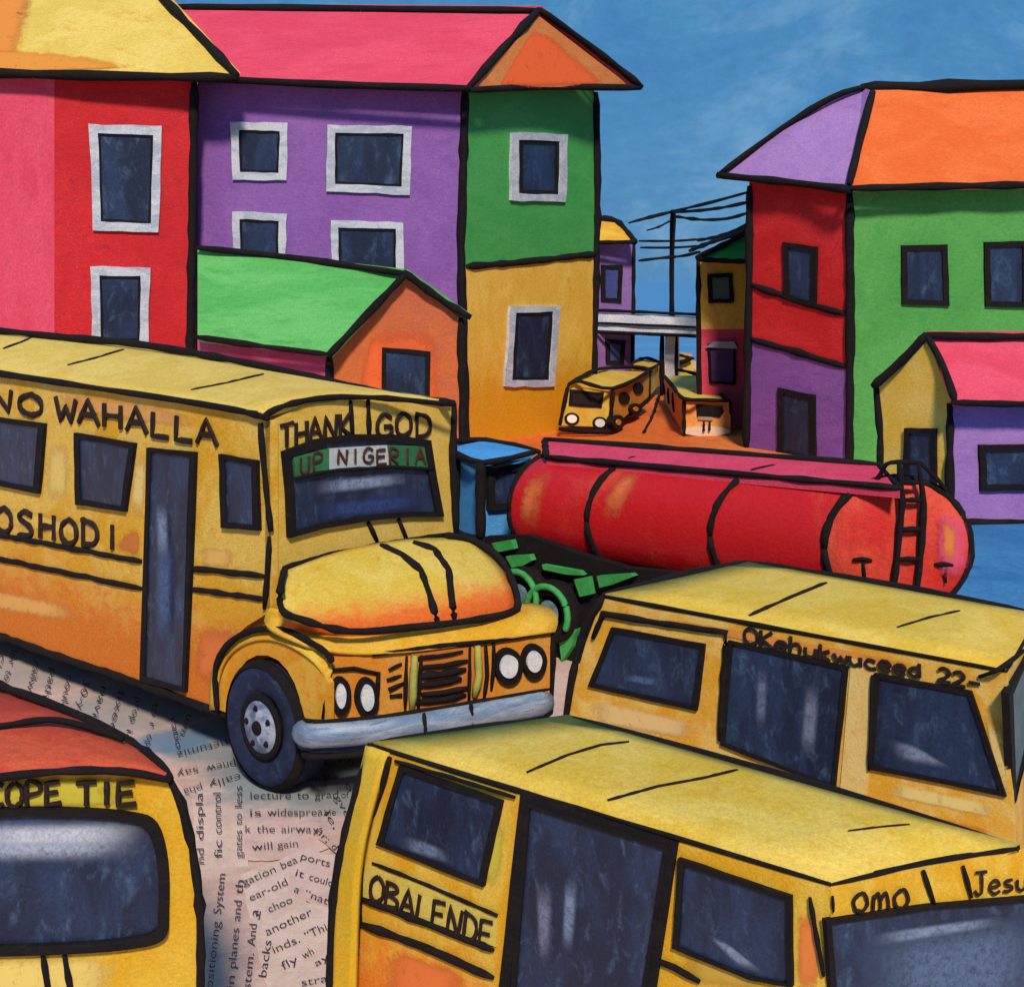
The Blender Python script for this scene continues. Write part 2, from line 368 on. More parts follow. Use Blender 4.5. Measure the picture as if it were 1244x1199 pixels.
# ================================================================ THE GROUND
def struct(o): o['kind'] = 'structure'; return o
def paper_mat(base, alt, sc=1.0):
    """pasted newsprint: warm pinkish paper, blotches, and blue-grey washes near the bus, painting the shadow around its wheel"""
    key = ('paper', base)
    if key in MC: return MC[key]
    m = paint(base, alt, tuple(int(v*.93) for v in base), sc=.45, stretch=(1, 1, 1), rough=.8, grain=.07, bump=.25)
    t = m.node_tree; n = t.nodes; l = t.links; b = n['Principled BSDF']
    src = b.inputs['Base Color'].links[0].from_socket
    g = n.new('ShaderNodeNewGeometry'); nz = n.new('ShaderNodeTexNoise'); nz.inputs['Scale'].default_value = 1.6; nz.inputs['Detail'].default_value = 7; nz.inputs['Roughness'].default_value = .7
    l.new(g.outputs['Position'], nz.inputs['Vector'])
    last = src  # washes paint the blue shadow around the bus wheel into the paper
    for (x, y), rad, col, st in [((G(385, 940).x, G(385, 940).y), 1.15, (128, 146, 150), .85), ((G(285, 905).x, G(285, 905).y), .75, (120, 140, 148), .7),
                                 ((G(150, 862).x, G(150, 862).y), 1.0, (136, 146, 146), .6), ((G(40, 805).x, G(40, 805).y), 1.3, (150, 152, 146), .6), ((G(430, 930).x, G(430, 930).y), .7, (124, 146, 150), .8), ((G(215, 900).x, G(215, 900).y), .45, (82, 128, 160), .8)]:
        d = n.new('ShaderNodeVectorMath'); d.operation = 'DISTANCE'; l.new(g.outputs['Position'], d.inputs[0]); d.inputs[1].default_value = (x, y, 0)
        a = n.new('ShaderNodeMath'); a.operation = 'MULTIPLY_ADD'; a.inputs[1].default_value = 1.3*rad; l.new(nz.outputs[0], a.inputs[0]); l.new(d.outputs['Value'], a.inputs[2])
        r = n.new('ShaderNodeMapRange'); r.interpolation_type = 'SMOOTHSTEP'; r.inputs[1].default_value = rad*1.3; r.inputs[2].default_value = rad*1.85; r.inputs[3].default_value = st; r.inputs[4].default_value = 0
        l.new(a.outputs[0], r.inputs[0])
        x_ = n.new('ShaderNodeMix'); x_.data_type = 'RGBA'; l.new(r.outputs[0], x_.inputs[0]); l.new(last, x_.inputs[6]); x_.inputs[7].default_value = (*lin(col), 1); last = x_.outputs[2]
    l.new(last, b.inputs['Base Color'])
    MC[key] = m; return m
water_m = paint((76, 138, 190), (92, 150, 198), (66, 126, 180), sc=9, stretch=(.4, 1, 1), rough=.35, grain=.08)
struct(mesh('lagoon_water', [(-2500, 78, -.5), (2500, 78, -.5), (2500, 3600, -.5), (-2500, 3600, -.5)], [[0, 1, 2, 3]], water_m, None))
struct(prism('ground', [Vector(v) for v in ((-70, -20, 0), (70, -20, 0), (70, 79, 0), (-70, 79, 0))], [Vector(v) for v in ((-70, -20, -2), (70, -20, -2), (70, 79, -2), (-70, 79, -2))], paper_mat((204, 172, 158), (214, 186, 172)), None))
orange_road = paint((216, 104, 40), (226, 122, 52), (196, 84, 34), sc=4, stretch=(1, .4, 1), rough=.8)
def sheet(name, pts, z, mat): return struct(prism(name, [Vector((x, y, z)) for x, y in pts], [Vector((x, y, z-.003)) for x, y in pts], mat, None))
sheet('road', [(-4.0, 30), (9.0, 34), (9.0, 44), (11, 78.5), (7.2, 78.5), (3.2, 46), (-4.0, 46)], .004, orange_road)
sheet('pavement', [(5.8, 16.8), (14, 16.8), (22, 26.3), (22, 30), (7.5, 30), (5.8, 24)], .004, paint((52, 118, 172), (64, 130, 182), (44, 104, 156), sc=2, rough=.7))

# ================================================================ HOUSES
BSC = 2.6
def facade(pl, poly, mat, parent, name='wall', th=.22, off=0): return slab(name, pl, poly, off, th, mat, parent)

# --- red and pink house, far left
hb = thing('house', 'red and pink house under a yellow roof at the far left, behind the long bus', 'house', G(120, 560))
p1 = Vz(-80, 36.4, 236, 37.5)
facade(p1, [(-120, 92), (66, 96), (66, 560), (-120, 560)], paint(PINK, (216, 74, 100), (198, 56, 84), sc=BSC, stretch=(2, 2, .5)), hb, 'pink_wall')
facade(p1, [(66, 96), (236, 96), (236, 556), (66, 558)], paint(RED, (200, 34, 42), (172, 28, 40), sc=BSC, stretch=(1, 1, 1)), hb, 'red_wall')
q = [p1.pt(-118, 300), p1.pt(234, 300)]; back = Vector((-1.0, 6.5, 0))
upright('house_body', [(q[0].x, q[0].y+.3), (q[1].x-.05, q[1].y+.3), (q[1].x-.8, q[1].y+7), (q[0].x-.8, q[0].y+7)], 0, 11.0, paint((176, 44, 50), sc=BSC), hb)
rf = plate('roof', [(-130, 84, 36.2), (285, 92, 36.8), (196, -6, 39.9), (-130, -10, 39.9)], .2, paint((214, 184, 84), (222, 194, 98), (200, 158, 64), sc=BSC, stretch=(1, 1, 1.5), thresh=(.4, .6)), hb)
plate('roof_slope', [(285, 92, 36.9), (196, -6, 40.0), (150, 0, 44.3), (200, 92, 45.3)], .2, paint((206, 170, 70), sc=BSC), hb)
# the older orange-stained corner of the roof
rp_ = tri(P(-130, 84, 36.2), P(285, 92, 36.8), P(196, -6, 39.9))
colour_film(rp_, [(-180, 100), (-160, -20), (62, -20), (40, 78)], .02, rf, BSC, (214, 132, 45.3), 'stain', .2, True)
colour_film(rp_, [(-60, 96), (-60, 50), (120, 62), (230, 84)], .025, rf, BSC, (214, 138, 40), 'stain', .3, True)
line3('eave_board', [(-120, 86, 36.1), (100, 92, 36.5), (290, 95, 36.7)], 13, hb, BSC)
line3('verge_board', [(190, -10, 39.7), (240, 42, 38.2), (288, 92, 36.6)], 11, hb, BSC)
line('corner_board', p1, [(236, 100), (234, 250), (231, 430), (233, 556)], 11, hb, BSC)
house_window(p1, [(108, 151), (197, 154), (193, 283), (113, 280)], hb, BSC, 11, 3)
house_window(p1, [(110, 324), (182, 325), (180, 425), (112, 425)], hb, BSC, 11, 3)

# --- purple, green and yellow three-storey building
hc = thing('apartment_house', 'tall purple, green and yellow building with a pink roof and orange gable', 'building', G(565, 549))
pA = Vz(236, 38.4, 565, 38.4); pB = Vz(565, 38.4, 722, 44.4)
facade(pA, [(240, 100), (565, 108), (565, 552), (240, 548)], paint(PURPLE, (138, 92, 166), (116, 78, 156), sc=BSC, stretch=(1, 1, .8)), hc, 'purple_wall')
facade(pB, [(565, 106), (722, 103), (722, 312), (565, 324)], paint((66, 156, 76), (74, 162, 82), (58, 146, 74), sc=BSC), hc, 'green_wall')
facade(pB, [(565, 324), (722, 312), (722, 516), (565, 543)], paint((222, 176, 66), (228, 186, 80), (210, 156, 42), sc=BSC*.8, stretch=(1.6, 1.6, .8), thresh=(.42, .6), zramp=(1.2, 3.4, (212, 150, 26))), hc, 'yellow_wall')
a, b, c = pA.pt(242, 300), pA.pt(564, 300), pB.pt(720, 300)
upright('building_body', [(a.x, a.y+.3), (b.x, b.y+.3), (c.x-.05, c.y+.3), (c.x-3, c.y+4), (a.x, a.y+9)], 0, 10.8, paint((96, 66, 122), sc=BSC), hc)
plate('roof', [(225, 93, 37.7), (576, 104, 37.5), (655, 14, 41), (212, 11, 42)], .2, paint(PINK, (218, 72, 98), (200, 58, 84), sc=BSC, stretch=(.6, .6, 2)), hc)
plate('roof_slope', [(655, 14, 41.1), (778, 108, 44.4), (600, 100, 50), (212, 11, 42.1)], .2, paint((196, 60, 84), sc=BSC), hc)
gb = plate('gable', [(576, 105, 37.7), (655, 20, 40.6), (768, 107, 43.9)], .15, paint((202, 118, 58), (206, 128, 68), (190, 110, 56), sc=BSC), hc)
gpl = tri(P(576, 105, 37.7), P(655, 20, 40.6), P(768, 107, 43.9))
colour_film(gpl, [(596, 116), (650, 26), (676, 34), (764, 112)], .02, gb, BSC, (230, 96, 34), 'stain', .22, True)
line3('ridge_board', [(208, 9, 42), (400, 11, 41.5), (655, 13, 40.8)], 9, hc, BSC)
line3('verge_board', [(655, 12, 40.6), (612, 58, 39), (570, 106, 37.4)], 10, hc, BSC)
line3('verge_board', [(655, 12, 40.6), (715, 55, 42.3), (780, 106, 44)], 9, hc, BSC, taper=False)
line3('eave_board', [(236, 95, 37.6), (400, 103, 37.5), (572, 108, 37.3)], 10, hc, BSC)
line3('eave_board', [(570, 110, 37.3), (660, 106, 40.4), (778, 107, 44)], 9, hc, BSC)
line('corner_board', pA, [(565, 110), (560, 300), (566, 552)], 11, hc, BSC)
line('corner_board', pB, [(723, 112), (725, 250), (722, 400), (720, 516)], 11, hc, BSC)
line('floor_band', pB, [(566, 324), (640, 318), (722, 309)], 9, hc, BSC)
house_window(pA, [(280, 148), (350, 150), (348, 220), (282, 219)], hc, BSC, 10, 3)
house_window(pA, [(397, 152), (501, 153), (497, 237), (397, 233)], hc, BSC, 10, 3)
house_window(pA, [(282, 257), (348, 260), (346, 340), (283, 340)], hc, BSC, 9, 3)
house_window(pA, [(402, 268), (490, 270), (490, 360), (403, 356)], hc, BSC, 9, 3)
house_window(pB, [(622, 161), (690, 163), (688, 246), (622, 244)], hc, BSC, 9, 5)
house_window(pB, [(621, 372), (681, 371), (674, 470), (614, 470)], hc, BSC, 8, 4)

# --- low house with green roof and orange gable
hd = thing('cottage', 'low cottage with light green roof, orange gable and pink side wall, behind the long bus', 'house', G(480, 600))
pS = Vz(240, 33, 400, 31.2); pO = Vz(400, 31.2, 562, 31.8)
facade(pS, [(240, 410), (400, 428), (400, 590), (240, 576)], paint((206, 68, 104), (196, 84, 120), (150, 82, 150), sc=BSC*.7), hd, 'pink_wall')
facade(pO, [(400, 428), (494, 336), (560, 388), (560, 588), (400, 590)], paint((200, 104, 52), (186, 96, 62), (216, 108, 46), sc=BSC*.8, stretch=(1, 1, 1)), hd, 'gable_wall')
colour_film(pO, [(396, 620), (440, 372), (548, 372), (566, 620)], .01, hd, BSC, (228, 96, 36), 'stain', .25, True)
a, b, c = pS.pt(242, 450), pS.pt(399, 450), pO.pt(558, 450)
upright('cottage_body', [(a.x, a.y+.3), (b.x, b.y+.3), (c.x, c.y+.3), (c.x, c.y+3.6), (a.x, a.y+3.6)], 0, 3.2, paint((180, 90, 60), sc=BSC), hd)
plate('roof', [(240, 412, 32.6), (402, 430, 30.8), (492, 333, 31.6), (240, 304, 34.2)], .15, paint((84, 172, 86), (100, 184, 98), (68, 152, 76), sc=BSC, stretch=(.5, .5, 2.2), thresh=(.42, .6)), hd)
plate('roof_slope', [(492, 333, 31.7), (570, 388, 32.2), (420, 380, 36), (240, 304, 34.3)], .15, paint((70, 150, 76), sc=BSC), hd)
line3('ridge_board', [(240, 301, 34), (360, 314, 33), (494, 333, 31.4)], 9, hd, BSC)
line3('verge_board', [(494, 332, 31.3), (446, 382, 31), (399, 432, 30.6)], 10, hd, BSC)
line3('verge_board', [(490, 330, 31.3), (530, 360, 31.5), (572, 386, 31.6)], 10, hd, BSC)
line3('eave_board', [(236, 409, 32.4), (320, 421, 31.5), (402, 431, 30.7)], 8, hd, BSC)
line('corner_board', pO, [(400, 432), (402, 590)], 9, hd, BSC)
line('corner_board', pO, [(560, 386), (562, 588)], 10, hd, BSC)
dr = ring('door', pO, lerp_ring([(464, 422), (523, 427), (521, 585), (464, 583)], 4, .5), lerp_ring([(469, 427), (517, 432), (515, 583), (469, 581)], 4, .4), .09, .11, black(BSC), hd)
slab('door_leaf', pO, [(468, 426), (518, 431), (516, 584), (468, 582)], .04, .05, navy(BSC), dr)

# --- far little houses down the street
FS = 3.4
he = thing('house', 'tiny purple house with yellow roof, left of the footbridge', 'house', G(750, 482))
pl = Vz(716, 56, 770, 57)
facade(pl, [(716, 292), (770, 294), (768, 480), (716, 482)], paint((134, 96, 158), (144, 106, 168), (116, 82, 148), sc=FS), he)
a, b = pl.pt(718, 400), pl.pt(768, 400); upright('house_body', [(a.x, a.y+.3), (b.x, b.y+.3), (b.x-.3, b.y+5), (a.x-.3, a.y+5)], 0, 6.8, paint((104, 76, 130), sc=FS), he)
plate('roof', [(716, 293, 55.4), (772, 293, 56), (752, 267, 57.5), (712, 266, 57.5)], .15, paint((226, 180, 60), (216, 150, 40), (230, 190, 80), sc=FS*.6), he)
line3('verge_board', [(724, 265, 57.4), (748, 268, 57.2), (764, 284, 56.4), (772, 296, 55.8)], 7, he, FS)
line3('eave_board', [(716, 295, 55.2), (774, 294, 55.8)], 6, he, FS)
line('corner_board', pl, [(770, 296), (768, 480)], 6, he, FS)
house_window(pl, [(731, 322), (757, 322), (755, 368), (731, 366)], he, FS, 0, 5, paint((60, 68, 128), (72, 82, 140), (48, 54, 108), sc=FS))
house_window(pl, [(736, 412), (760, 414), (758, 444), (737, 442)], he, FS, 0, 5, paint((60, 68, 118), sc=FS))

hf = thing('house', 'tiny yellow and pink house with green roof, right of the footbridge', 'house', G(880, 514))
pl = Vz(848, 42.7, 912, 43.0)
facade(pl, [(848, 316), (912, 318), (912, 400), (848, 400)], paint((228, 184, 70), (214, 162, 76), (236, 204, 104), sc=FS*.7, stretch=(1.5, 1.5, .7)), hf, 'yellow_wall')
facade(pl, [(848, 400), (912, 400), (912, 521), (848, 522)], paint(PINK, (214, 78, 100), (198, 62, 86), sc=FS), hf, 'pink_wall')
a, b = pl.pt(850, 400), pl.pt(910, 400); upright('house_body', [(a.x, a.y+.3), (b.x, b.y+.3), (b.x, b.y+5), (a.x+1.0, a.y+5)], 0, 5.7, paint((176, 90, 70), sc=FS), hf)
plate('roof', [(850, 315, 42.1), (915, 318, 42.3), (915, 282, 44.2), (906, 284, 44.2)], .12, paint((60, 160, 62), (70, 172, 70), (52, 146, 58), sc=FS), hf)
line3('verge_board', [(846, 313, 41.9), (878, 298, 42.9), (912, 280, 43.9)], 7, hf, FS)
line3('eave_board', [(846, 315, 41.9), (880, 317, 42.0), (912, 318, 42.1)], 7, hf, FS)
line('corner_board', pl, [(848, 318), (850, 513)], 6, hf, FS)
house_window(pl, [(860, 333), (890, 332), (892, 368), (862, 369)], hf, FS, 0, 5, paint((72, 92, 88), (84, 104, 100), (56, 74, 74), sc=FS))
w_ = house_window(pl, [(860, 418), (894, 416), (894, 468), (862, 466)], hf, FS, 0, 3, paint((78, 52, 100), (90, 62, 112), (66, 44, 88), sc=FS))
slab('lintel', pl, [(858, 422), (868, 415), (892, 415), (896, 424)], .16, .08, paint((150, 150, 168), sc=FS), w_)

# --- red / purple / green building on the right
hg = thing('apartment_house', 'big building on the right, red and purple side, green front, lilac and orange roof', 'building', G(1030, 565))
pR = Vz(910, 38.2, 1032, 35.2); pG = Vz(1032, 35.2, 1330, 36.2)
facade(pR, [(910, 214), (1030, 224), (1030, 450), (912, 414)], paint((196, 34, 36), (206, 40, 42), (176, 30, 38), sc=BSC), hg, 'red_wall')
facade(pR, [(912, 414), (1030, 450), (1030, 570), (908, 545)], paint((126, 80, 156), (136, 88, 164), (112, 72, 146), sc=BSC), hg, 'purple_wall')
facade(pG, [(1030, 222), (1330, 218), (1330, 565), (1030, 572)], paint((76, 152, 70), (86, 160, 78), (68, 144, 68), sc=BSC, stretch=(1, 1, .7)), hg, 'green_wall')
a, b, c = pR.pt(912, 400), pR.pt(1029, 400), pG.pt(1328, 400)
upright('building_body', [(a.x+.1, a.y+.3), (b.x+.05, b.y+.3), (c.x, c.y+.3), (c.x, c.y+6), (a.x+1.4, a.y+5)], 0, 7.6, paint((60, 120, 66), sc=BSC), hg)
plate('roof', [(874, 213, 38.6), (1036, 228, 34.7), (1058, 110, 37.4), (1048, 107, 38), (1012, 119, 38.1), (950, 157, 38.35)], .18, paint((158, 118, 182), (166, 126, 188), (144, 106, 172), sc=BSC, stretch=(1.6, 1, 1)), hg)
plate('roof', [(1036, 227, 34.6), (1330, 223, 35.5), (1330, 106, 39), (1056, 110, 37.6)], .18, paint((222, 100, 40), (228, 110, 48), (212, 88, 34), sc=BSC), hg)
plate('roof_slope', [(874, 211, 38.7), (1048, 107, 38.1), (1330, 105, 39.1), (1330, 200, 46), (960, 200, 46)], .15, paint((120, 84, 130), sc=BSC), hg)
line3('ridge_board', [(1046, 107, 37.9), (1150, 105, 38), (1330, 101, 38.9)], 15, hg, BSC)
line3('hip_board', [(872, 213, 38.4), (950, 156, 38.3), (1012, 118, 38), (1050, 106, 37.8)], 8, hg, BSC)
line3('hip_board', [(1060, 112, 37.2), (1045, 170, 35.8), (1032, 224, 34.5)], 10, hg, BSC)
line3('eave_board', [(872, 213, 38.3), (960, 222, 36.4), (1034, 231, 34.4)], 11, hg, BSC)
line3('eave_board', [(1032, 229, 34.4), (1180, 226, 35), (1330, 224, 35.4)], 10, hg, BSC)
line('corner_board', pR, [(911, 226), (911, 330), (907, 545)], 11, hg, BSC)
line('corner_board', pG, [(1032, 234), (1033, 400), (1032, 572)], 11, hg, BSC)
line('floor_band', pR, [(912, 346), (970, 366), (1028, 382)], 9, hg, BSC)
line('floor_band', pR, [(912, 412), (970, 428), (1028, 446)], 9, hg, BSC)
house_window(pR, [(950, 294), (992, 300), (990, 374), (952, 364)], hg, BSC, 0, 7)
house_window(pR, [(944, 471), (989, 480), (990, 562), (944, 552)], hg, BSC, 0, 7, name='door')
house_window(pG, [(1096, 298), (1151, 297), (1154, 372), (1096, 370)], hg, BSC, 0, 7)
house_window(pG, [(1196, 294), (1250, 293), (1250, 374), (1198, 373)], hg, BSC, 0, 7)

# --- small yellow and lilac cottage on the right
hh = thing('cottage', 'small cottage with yellow gable, lilac wall and pink roof, behind the red tanker', 'house', G(1150, 636))
pY = Vz(1066, 27.6, 1154, 26.2); pL = Vz(1154, 26.2, 1330, 26.6)
CSC = 1.9
facade(pY, [(1066, 470), (1126, 414), (1156, 484), (1154, 640), (1070, 622)], paint((222, 176, 62), (226, 188, 90), (206, 176, 100), sc=CSC*.7, stretch=(1, 1, .8)), hh, 'yellow_wall')
facade(pL, [(1154, 482), (1330, 482), (1330, 634), (1154, 638)], paint((148, 106, 172), (156, 116, 180), (140, 98, 166), sc=CSC, stretch=(1, 1, 1.4)), hh, 'lilac_wall')
a, b, c = pY.pt(1070, 550), pY.pt(1152, 550), pL.pt(1328, 550)
upright('cottage_body', [(a.x+.2, a.y+.3), (b.x+.1, b.y+.3), (c.x, c.y+.3), (c.x, c.y+4), (a.x+1.9, a.y+4)], 0, 2.5, paint((150, 110, 120), sc=CSC), hh)
plate('roof', [(1160, 488, 25.7), (1330, 487, 26.1), (1330, 409, 28.2), (1130, 409, 26.9)], .14, paint((214, 68, 92), (220, 76, 102), (204, 60, 86), sc=CSC), hh)
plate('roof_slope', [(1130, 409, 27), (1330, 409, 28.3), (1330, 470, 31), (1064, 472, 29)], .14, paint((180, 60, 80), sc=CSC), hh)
line3('ridge_board', [(1122, 407, 26.7), (1200, 409, 27.2), (1330, 408, 28)], 10, hh, CSC)
line3('verge_board', [(1126, 406, 26.6), (1096, 438, 27), (1060, 470, 27.4)], 11, hh, CSC)
line3('verge_board', [(1126, 408, 26.6), (1146, 445, 26.2), (1160, 487, 25.6)], 9, hh, CSC)
line3('eave_board', [(1156, 489, 25.6), (1240, 491, 25.8), (1330, 490, 26)], 9, hh, CSC)
line('corner_board', pY, [(1064, 468), (1070, 530), (1070, 622)], 9, hh, CSC)
line('corner_board', pL, [(1154, 490), (1154, 638)], 10, hh, CSC)
line('plinth', pL, [(1154, 634), (1240, 636), (1330, 634)], 11, hh, CSC)
house_window(pY, [(1098, 520), (1136, 521), (1136, 600), (1096, 590)], hh, CSC, 0, 6, name='door')
house_window(pL, [(1190, 541), (1262, 540), (1262, 596), (1192, 597)], hh, CSC, 0, 8)

# --- footbridge
fb = thing('footbridge', 'white footbridge crossing the street between the buildings, on one pier', 'bridge', G(815, 473))
bw = paint((232, 234, 238), (206, 210, 220), (244, 244, 244), sc=FS*.5, grain=.22)
bp = Vz(724, 56.2, 912, 52)
def beam(name, y0, y1, off, th, mat): return slab(name, bp, [(724, y0), (912, y0+8), (912, y1+8), (724, y1)], off, th, mat, fb)
beam('parapet', 380, 391, .1, .15, bw)
beam('deck_edge', 394, 401, .05, .3, bw)
beam('deck', 391, 402, -.1, 2.0, paint((150, 154, 165), sc=FS))
beam('parapet', 380, 391, -2.0, .15, bw)
for ya, w in ((377, 4.5), (392.5, 3), (403.5, 4.5)): line('edge_rail', bp, [(722, ya), (820, ya+4), (912, ya+8)], w, fb, FS, off=.14)
pp = Vz(790, 55.6, 840, 54.6)
slab('pier', pp, [(808, 406), (820, 406), (820, 482), (808, 482)], .0, .5, bw, fb)
line('pier_edge', pp, [(805, 406), (804, 482)], 6, fb, FS, off=.02)
line('pier_edge', pp, [(822, 406), (822, 482)], 4, fb, FS, off=.02)

# --- pole with wires
up = thing('utility_pole', 'black utility pole with crossarms, rising behind the footbridge', 'utility pole', G(817, 462))
zp = 63.0
line3('pole', [(818, 255, zp), (816, 330, zp), (817, 466, zp)], 7, up, FS)
line3('crossarm', [(776, 293, zp-.5), (818, 293, zp), (848, 291, zp+.5)], 3.4, up, FS)
line3('crossarm', [(778, 301, zp-.5), (818, 301, zp), (850, 299, zp+.5)], 3.4, up, FS)
wires = [
 ([(764, 271, 58), (790, 264, 60), (818, 257, 62.8), (860, 247, 50), (908, 234, 38.4)], 4, 'thick black wire from the yellow-roofed house over the pole top to the red wall'),
 ([(818, 258, 62.6), (850, 256, 54), (880, 252, 44), (908, 246, 38.4)], 4, 'second black wire sagging from the pole top to the red wall'),
 ([(819, 263, 62.6), (850, 267, 54), (882, 266, 44), (908, 259, 38.4)], 4, 'third black wire sagging lowest from the pole top to the red wall'),
 ([(786, 280, 60), (800, 276, 61), (815, 268, 62.6)], 2.4, 'short loose black wire hanging left of the pole top'),
 ([(848, 292, 63), (872, 288, 52), (890, 282, 44), (909, 272, 38.4)], 5, 'upper wire from the crossarm to the red wall, above the green roof'),
 ([(838, 305, 62), (860, 296, 52), (885, 288, 44), (909, 276, 38.4)], 5, 'lower wire from the crossarm to the red wall, just over the green roof'),
 ([(776, 317, 57.5), (800, 314, 60), (830, 311, 60), (850, 306, 57)], 4, 'lowest black wire crossing the pole, from the purple house'),
]
for pts, w, lb in wires:
    o = line3('power_line', pts, w, None, FS, wob=.3); o['label'] = lb; o['category'] = 'cable'; o['group'] = 'wires strung from the pole'

# ================================================================ FAR SMALL BUSES
ysm = paint((214, 186, 76), (206, 160, 50), (222, 200, 100), sc=2.6, stretch=(1, 1, 1))
osm = paint((220, 164, 62), (214, 140, 50), (226, 180, 84), sc=2.6, stretch=(1, 1, 1))
def grounded(px, z): return Vector(((px-CX)/F*z, z, 0))
t = thing('minibus', 'small yellow minibus facing us, left of the road behind the tanker', 'minibus', G(715, 522), 'far yellow buses in the street')
fp_ = Vz(680, 40.9, 745, 41.4); sp_ = Vz(745, 41.4, 790, 48.5)
slab('front_panel', fp_, [(696, 466), (745, 473), (741, 519), (680, 517), (686, 490)], 0, .15, ysm, t)
slab('side_panel', sp_, [(745, 473), (789, 452), (788, 482), (744, 519)], 0, .15, osm, t)
plate('roof', [(694, 465, 41.0), (747, 473, 41.3), (790, 452, 48.4), (728, 450, 45.5)], .1, ysm, t)
a, b, c = fp_.pt(692, 490), fp_.pt(742, 500), sp_.pt(786, 470)
upright('minibus_body', [(a.x+.1, a.y+.2), (b.x-.05, b.y+.25), (c.x-.15, c.y), (c.x-1.7, c.y)], .4, 1.5, osm, t)
house_window(fp_, [(693, 473), (734, 477), (731, 496), (691, 493)], t, 2.4, 0, 4, paint((34, 24, 24), sc=2.4), name='windscreen', unit=.5)
for cx_, cy_ in ((695, 509), (729, 514)):
    hl = disc('headlight', fp_, (cx_, cy_), 9, 7.5, .05, .06, black(2.4), t); disc('lens', fp_, (cx_, cy_), 6, 5, .09, .05, paint((216, 214, 204), sc=2), hl)
for cx_, cy_, r_ in ((759, 484, 6.5), (776, 472, 6)):
    disc('window', sp_, (cx_, cy_), r_, r_*1.15, .04, .05, black(2.4), t)
for (cx_, cy_, rx, ry) in ((752, 513, 7, 9), (773, 497, 7, 7)):
    wh = disc('wheel', sp_, (cx_, cy_), rx, ry, .1, .25, black(2.4), t); disc('hub', sp_, (cx_, cy_), rx*.4, ry*.4, .13, .04, osm, wh)
for nm, pts, w in (('roof_edge', [(680, 517, 40.7), (686, 488, 40.7), (697, 463, 40.9), (745, 472, 41.2), (790, 450, 48.2)], 5), ('roof_edge', [(697, 463, 41), (712, 455, 42.8), (730, 448, 45), (775, 446, 49.5), (791, 451, 48.6)], 5),
                   ('corner_edge', [(745, 473, 41.2), (741, 520, 41.2)], 5), ('bumper', [(679, 521, 40.7), (710, 524, 40.9), (742, 524, 41.1)], 6), ('rear_edge', [(789, 452, 48.3), (788, 484, 48.3)], 4), ('sill', [(746, 516, 42.1), (766, 503, 44.8), (788, 486, 48.2)], 5)):
    line3(nm, pts, w, t, 2.4)
t = thing('minibus', 'pale yellow bus half hidden behind the small minibus, beside the bridge pier', 'minibus', grounded(785, 58), 'far yellow buses in the street')
plate('roof', [(770, 442, 53), (790, 446, 52), (801, 441, 56), (786, 437, 58)], .1, ysm, t)
slab('side_panel', Vz(789, 51.5, 801, 56), [(789, 447), (800, 441), (800, 468), (789, 482)], 0, .15, ysm, t)
upright('minibus_body', [(grounded(766, 54).x, 54), (grounded(788, 52.5).x, 52.5), (grounded(800, 57).x-.1, 57), (grounded(780, 59).x, 59)], .3, 1.4, osm, t)
line3('roof_edge', [(766, 446, 53.2), (772, 439, 55), (786, 435, 57.8), (802, 441, 56)], 4, t, 2.6); line3('roof_edge', [(766, 446, 53), (789, 448, 51.3), (802, 441, 55.8)], 4, t, 2.6)
line3('corner_edge', [(789, 448, 51.4), (789, 484, 51.4)], 3.5, t, 2.6)

t = thing('minibus', 'orange-sided bus with yellow roof seen from behind, right side of the far road', 'minibus', grounded(845, 41.5), 'far yellow buses in the street')
fp_ = Vz(831, 41.2, 888, 41.4); sp_ = Vz(831, 41.2, 806, 52)
slab('rear_panel', fp_, [(831, 484), (887, 487), (888, 529), (831, 529)], 0, .15, paint((216, 136, 62), (222, 150, 84), (208, 116, 46), sc=2.4, stretch=(1, 1, 1)), t)
slab('side_panel', sp_, [(831, 484), (808, 459), (806, 486), (831, 529)], 0, .15, paint((224, 136, 56), sc=2.4), t)
plate('roof', [(829, 483, 41), (882, 486, 41.3), (846, 456, 52), (807, 457, 52)], .1, paint((214, 190, 84), (220, 196, 96), (200, 168, 66), sc=2.4, stretch=(1, 1, 1)), t)
a, b = fp_.pt(833, 500), fp_.pt(885, 500)
upright('bus_body', [(a.x+.05, a.y+.2), (b.x, b.y+.2), (P(845, 460, 52).x, 52), (P(809, 460, 52).x+.1, 52)], .3, .95, osm, t)
slab('window', fp_, jag([(846, 492), (877, 494), (880, 500), (874, 507), (847, 506)], 6, 1), .06, .08, black(2.2), t)
slab('window_ledge', fp_, [(848, 506), (866, 507), (866, 511), (848, 510)], .07, .06, paint((150, 120, 100), sc=2), t)
disc('bumper', fp_, (858, 524), 29, 6, .18, .2, paint((214, 200, 184), (226, 190, 150), sc=1.6), t)
line3('plate_bracket', [(855, 512, 41.1), (855, 524, 41)], 3, t, 2); line3('plate_bracket', [(862, 512, 41.1), (862, 523, 41)], 3, t, 2)
for pts, w in (([(806, 456, 52), (818, 470, 46), (830, 484, 41), (856, 486, 41.1), (888, 487, 41.2)], 5), ([(822, 449, 52), (846, 455, 52), (866, 470, 46), (880, 484, 41.5)], 5), ([(831, 485, 41), (831, 530, 41)], 5), ([(887, 487, 41.2), (888, 504, 41.2)], 4)): line3('roof_edge' if w == 5 else 'corner_edge', pts, w, t, 2.4)
for a_, b_ in (((812, 472), (813, 490)), ((817, 478), (819, 500)), ((806, 466), (808, 478))): line('window', sp_, [a_, b_], 5, t, 2.4, off=.02)
t = thing('minibus', 'farthest yellow bus, only its roof showing right of the bridge pier', 'minibus', grounded(835, 62), 'far yellow buses in the street')
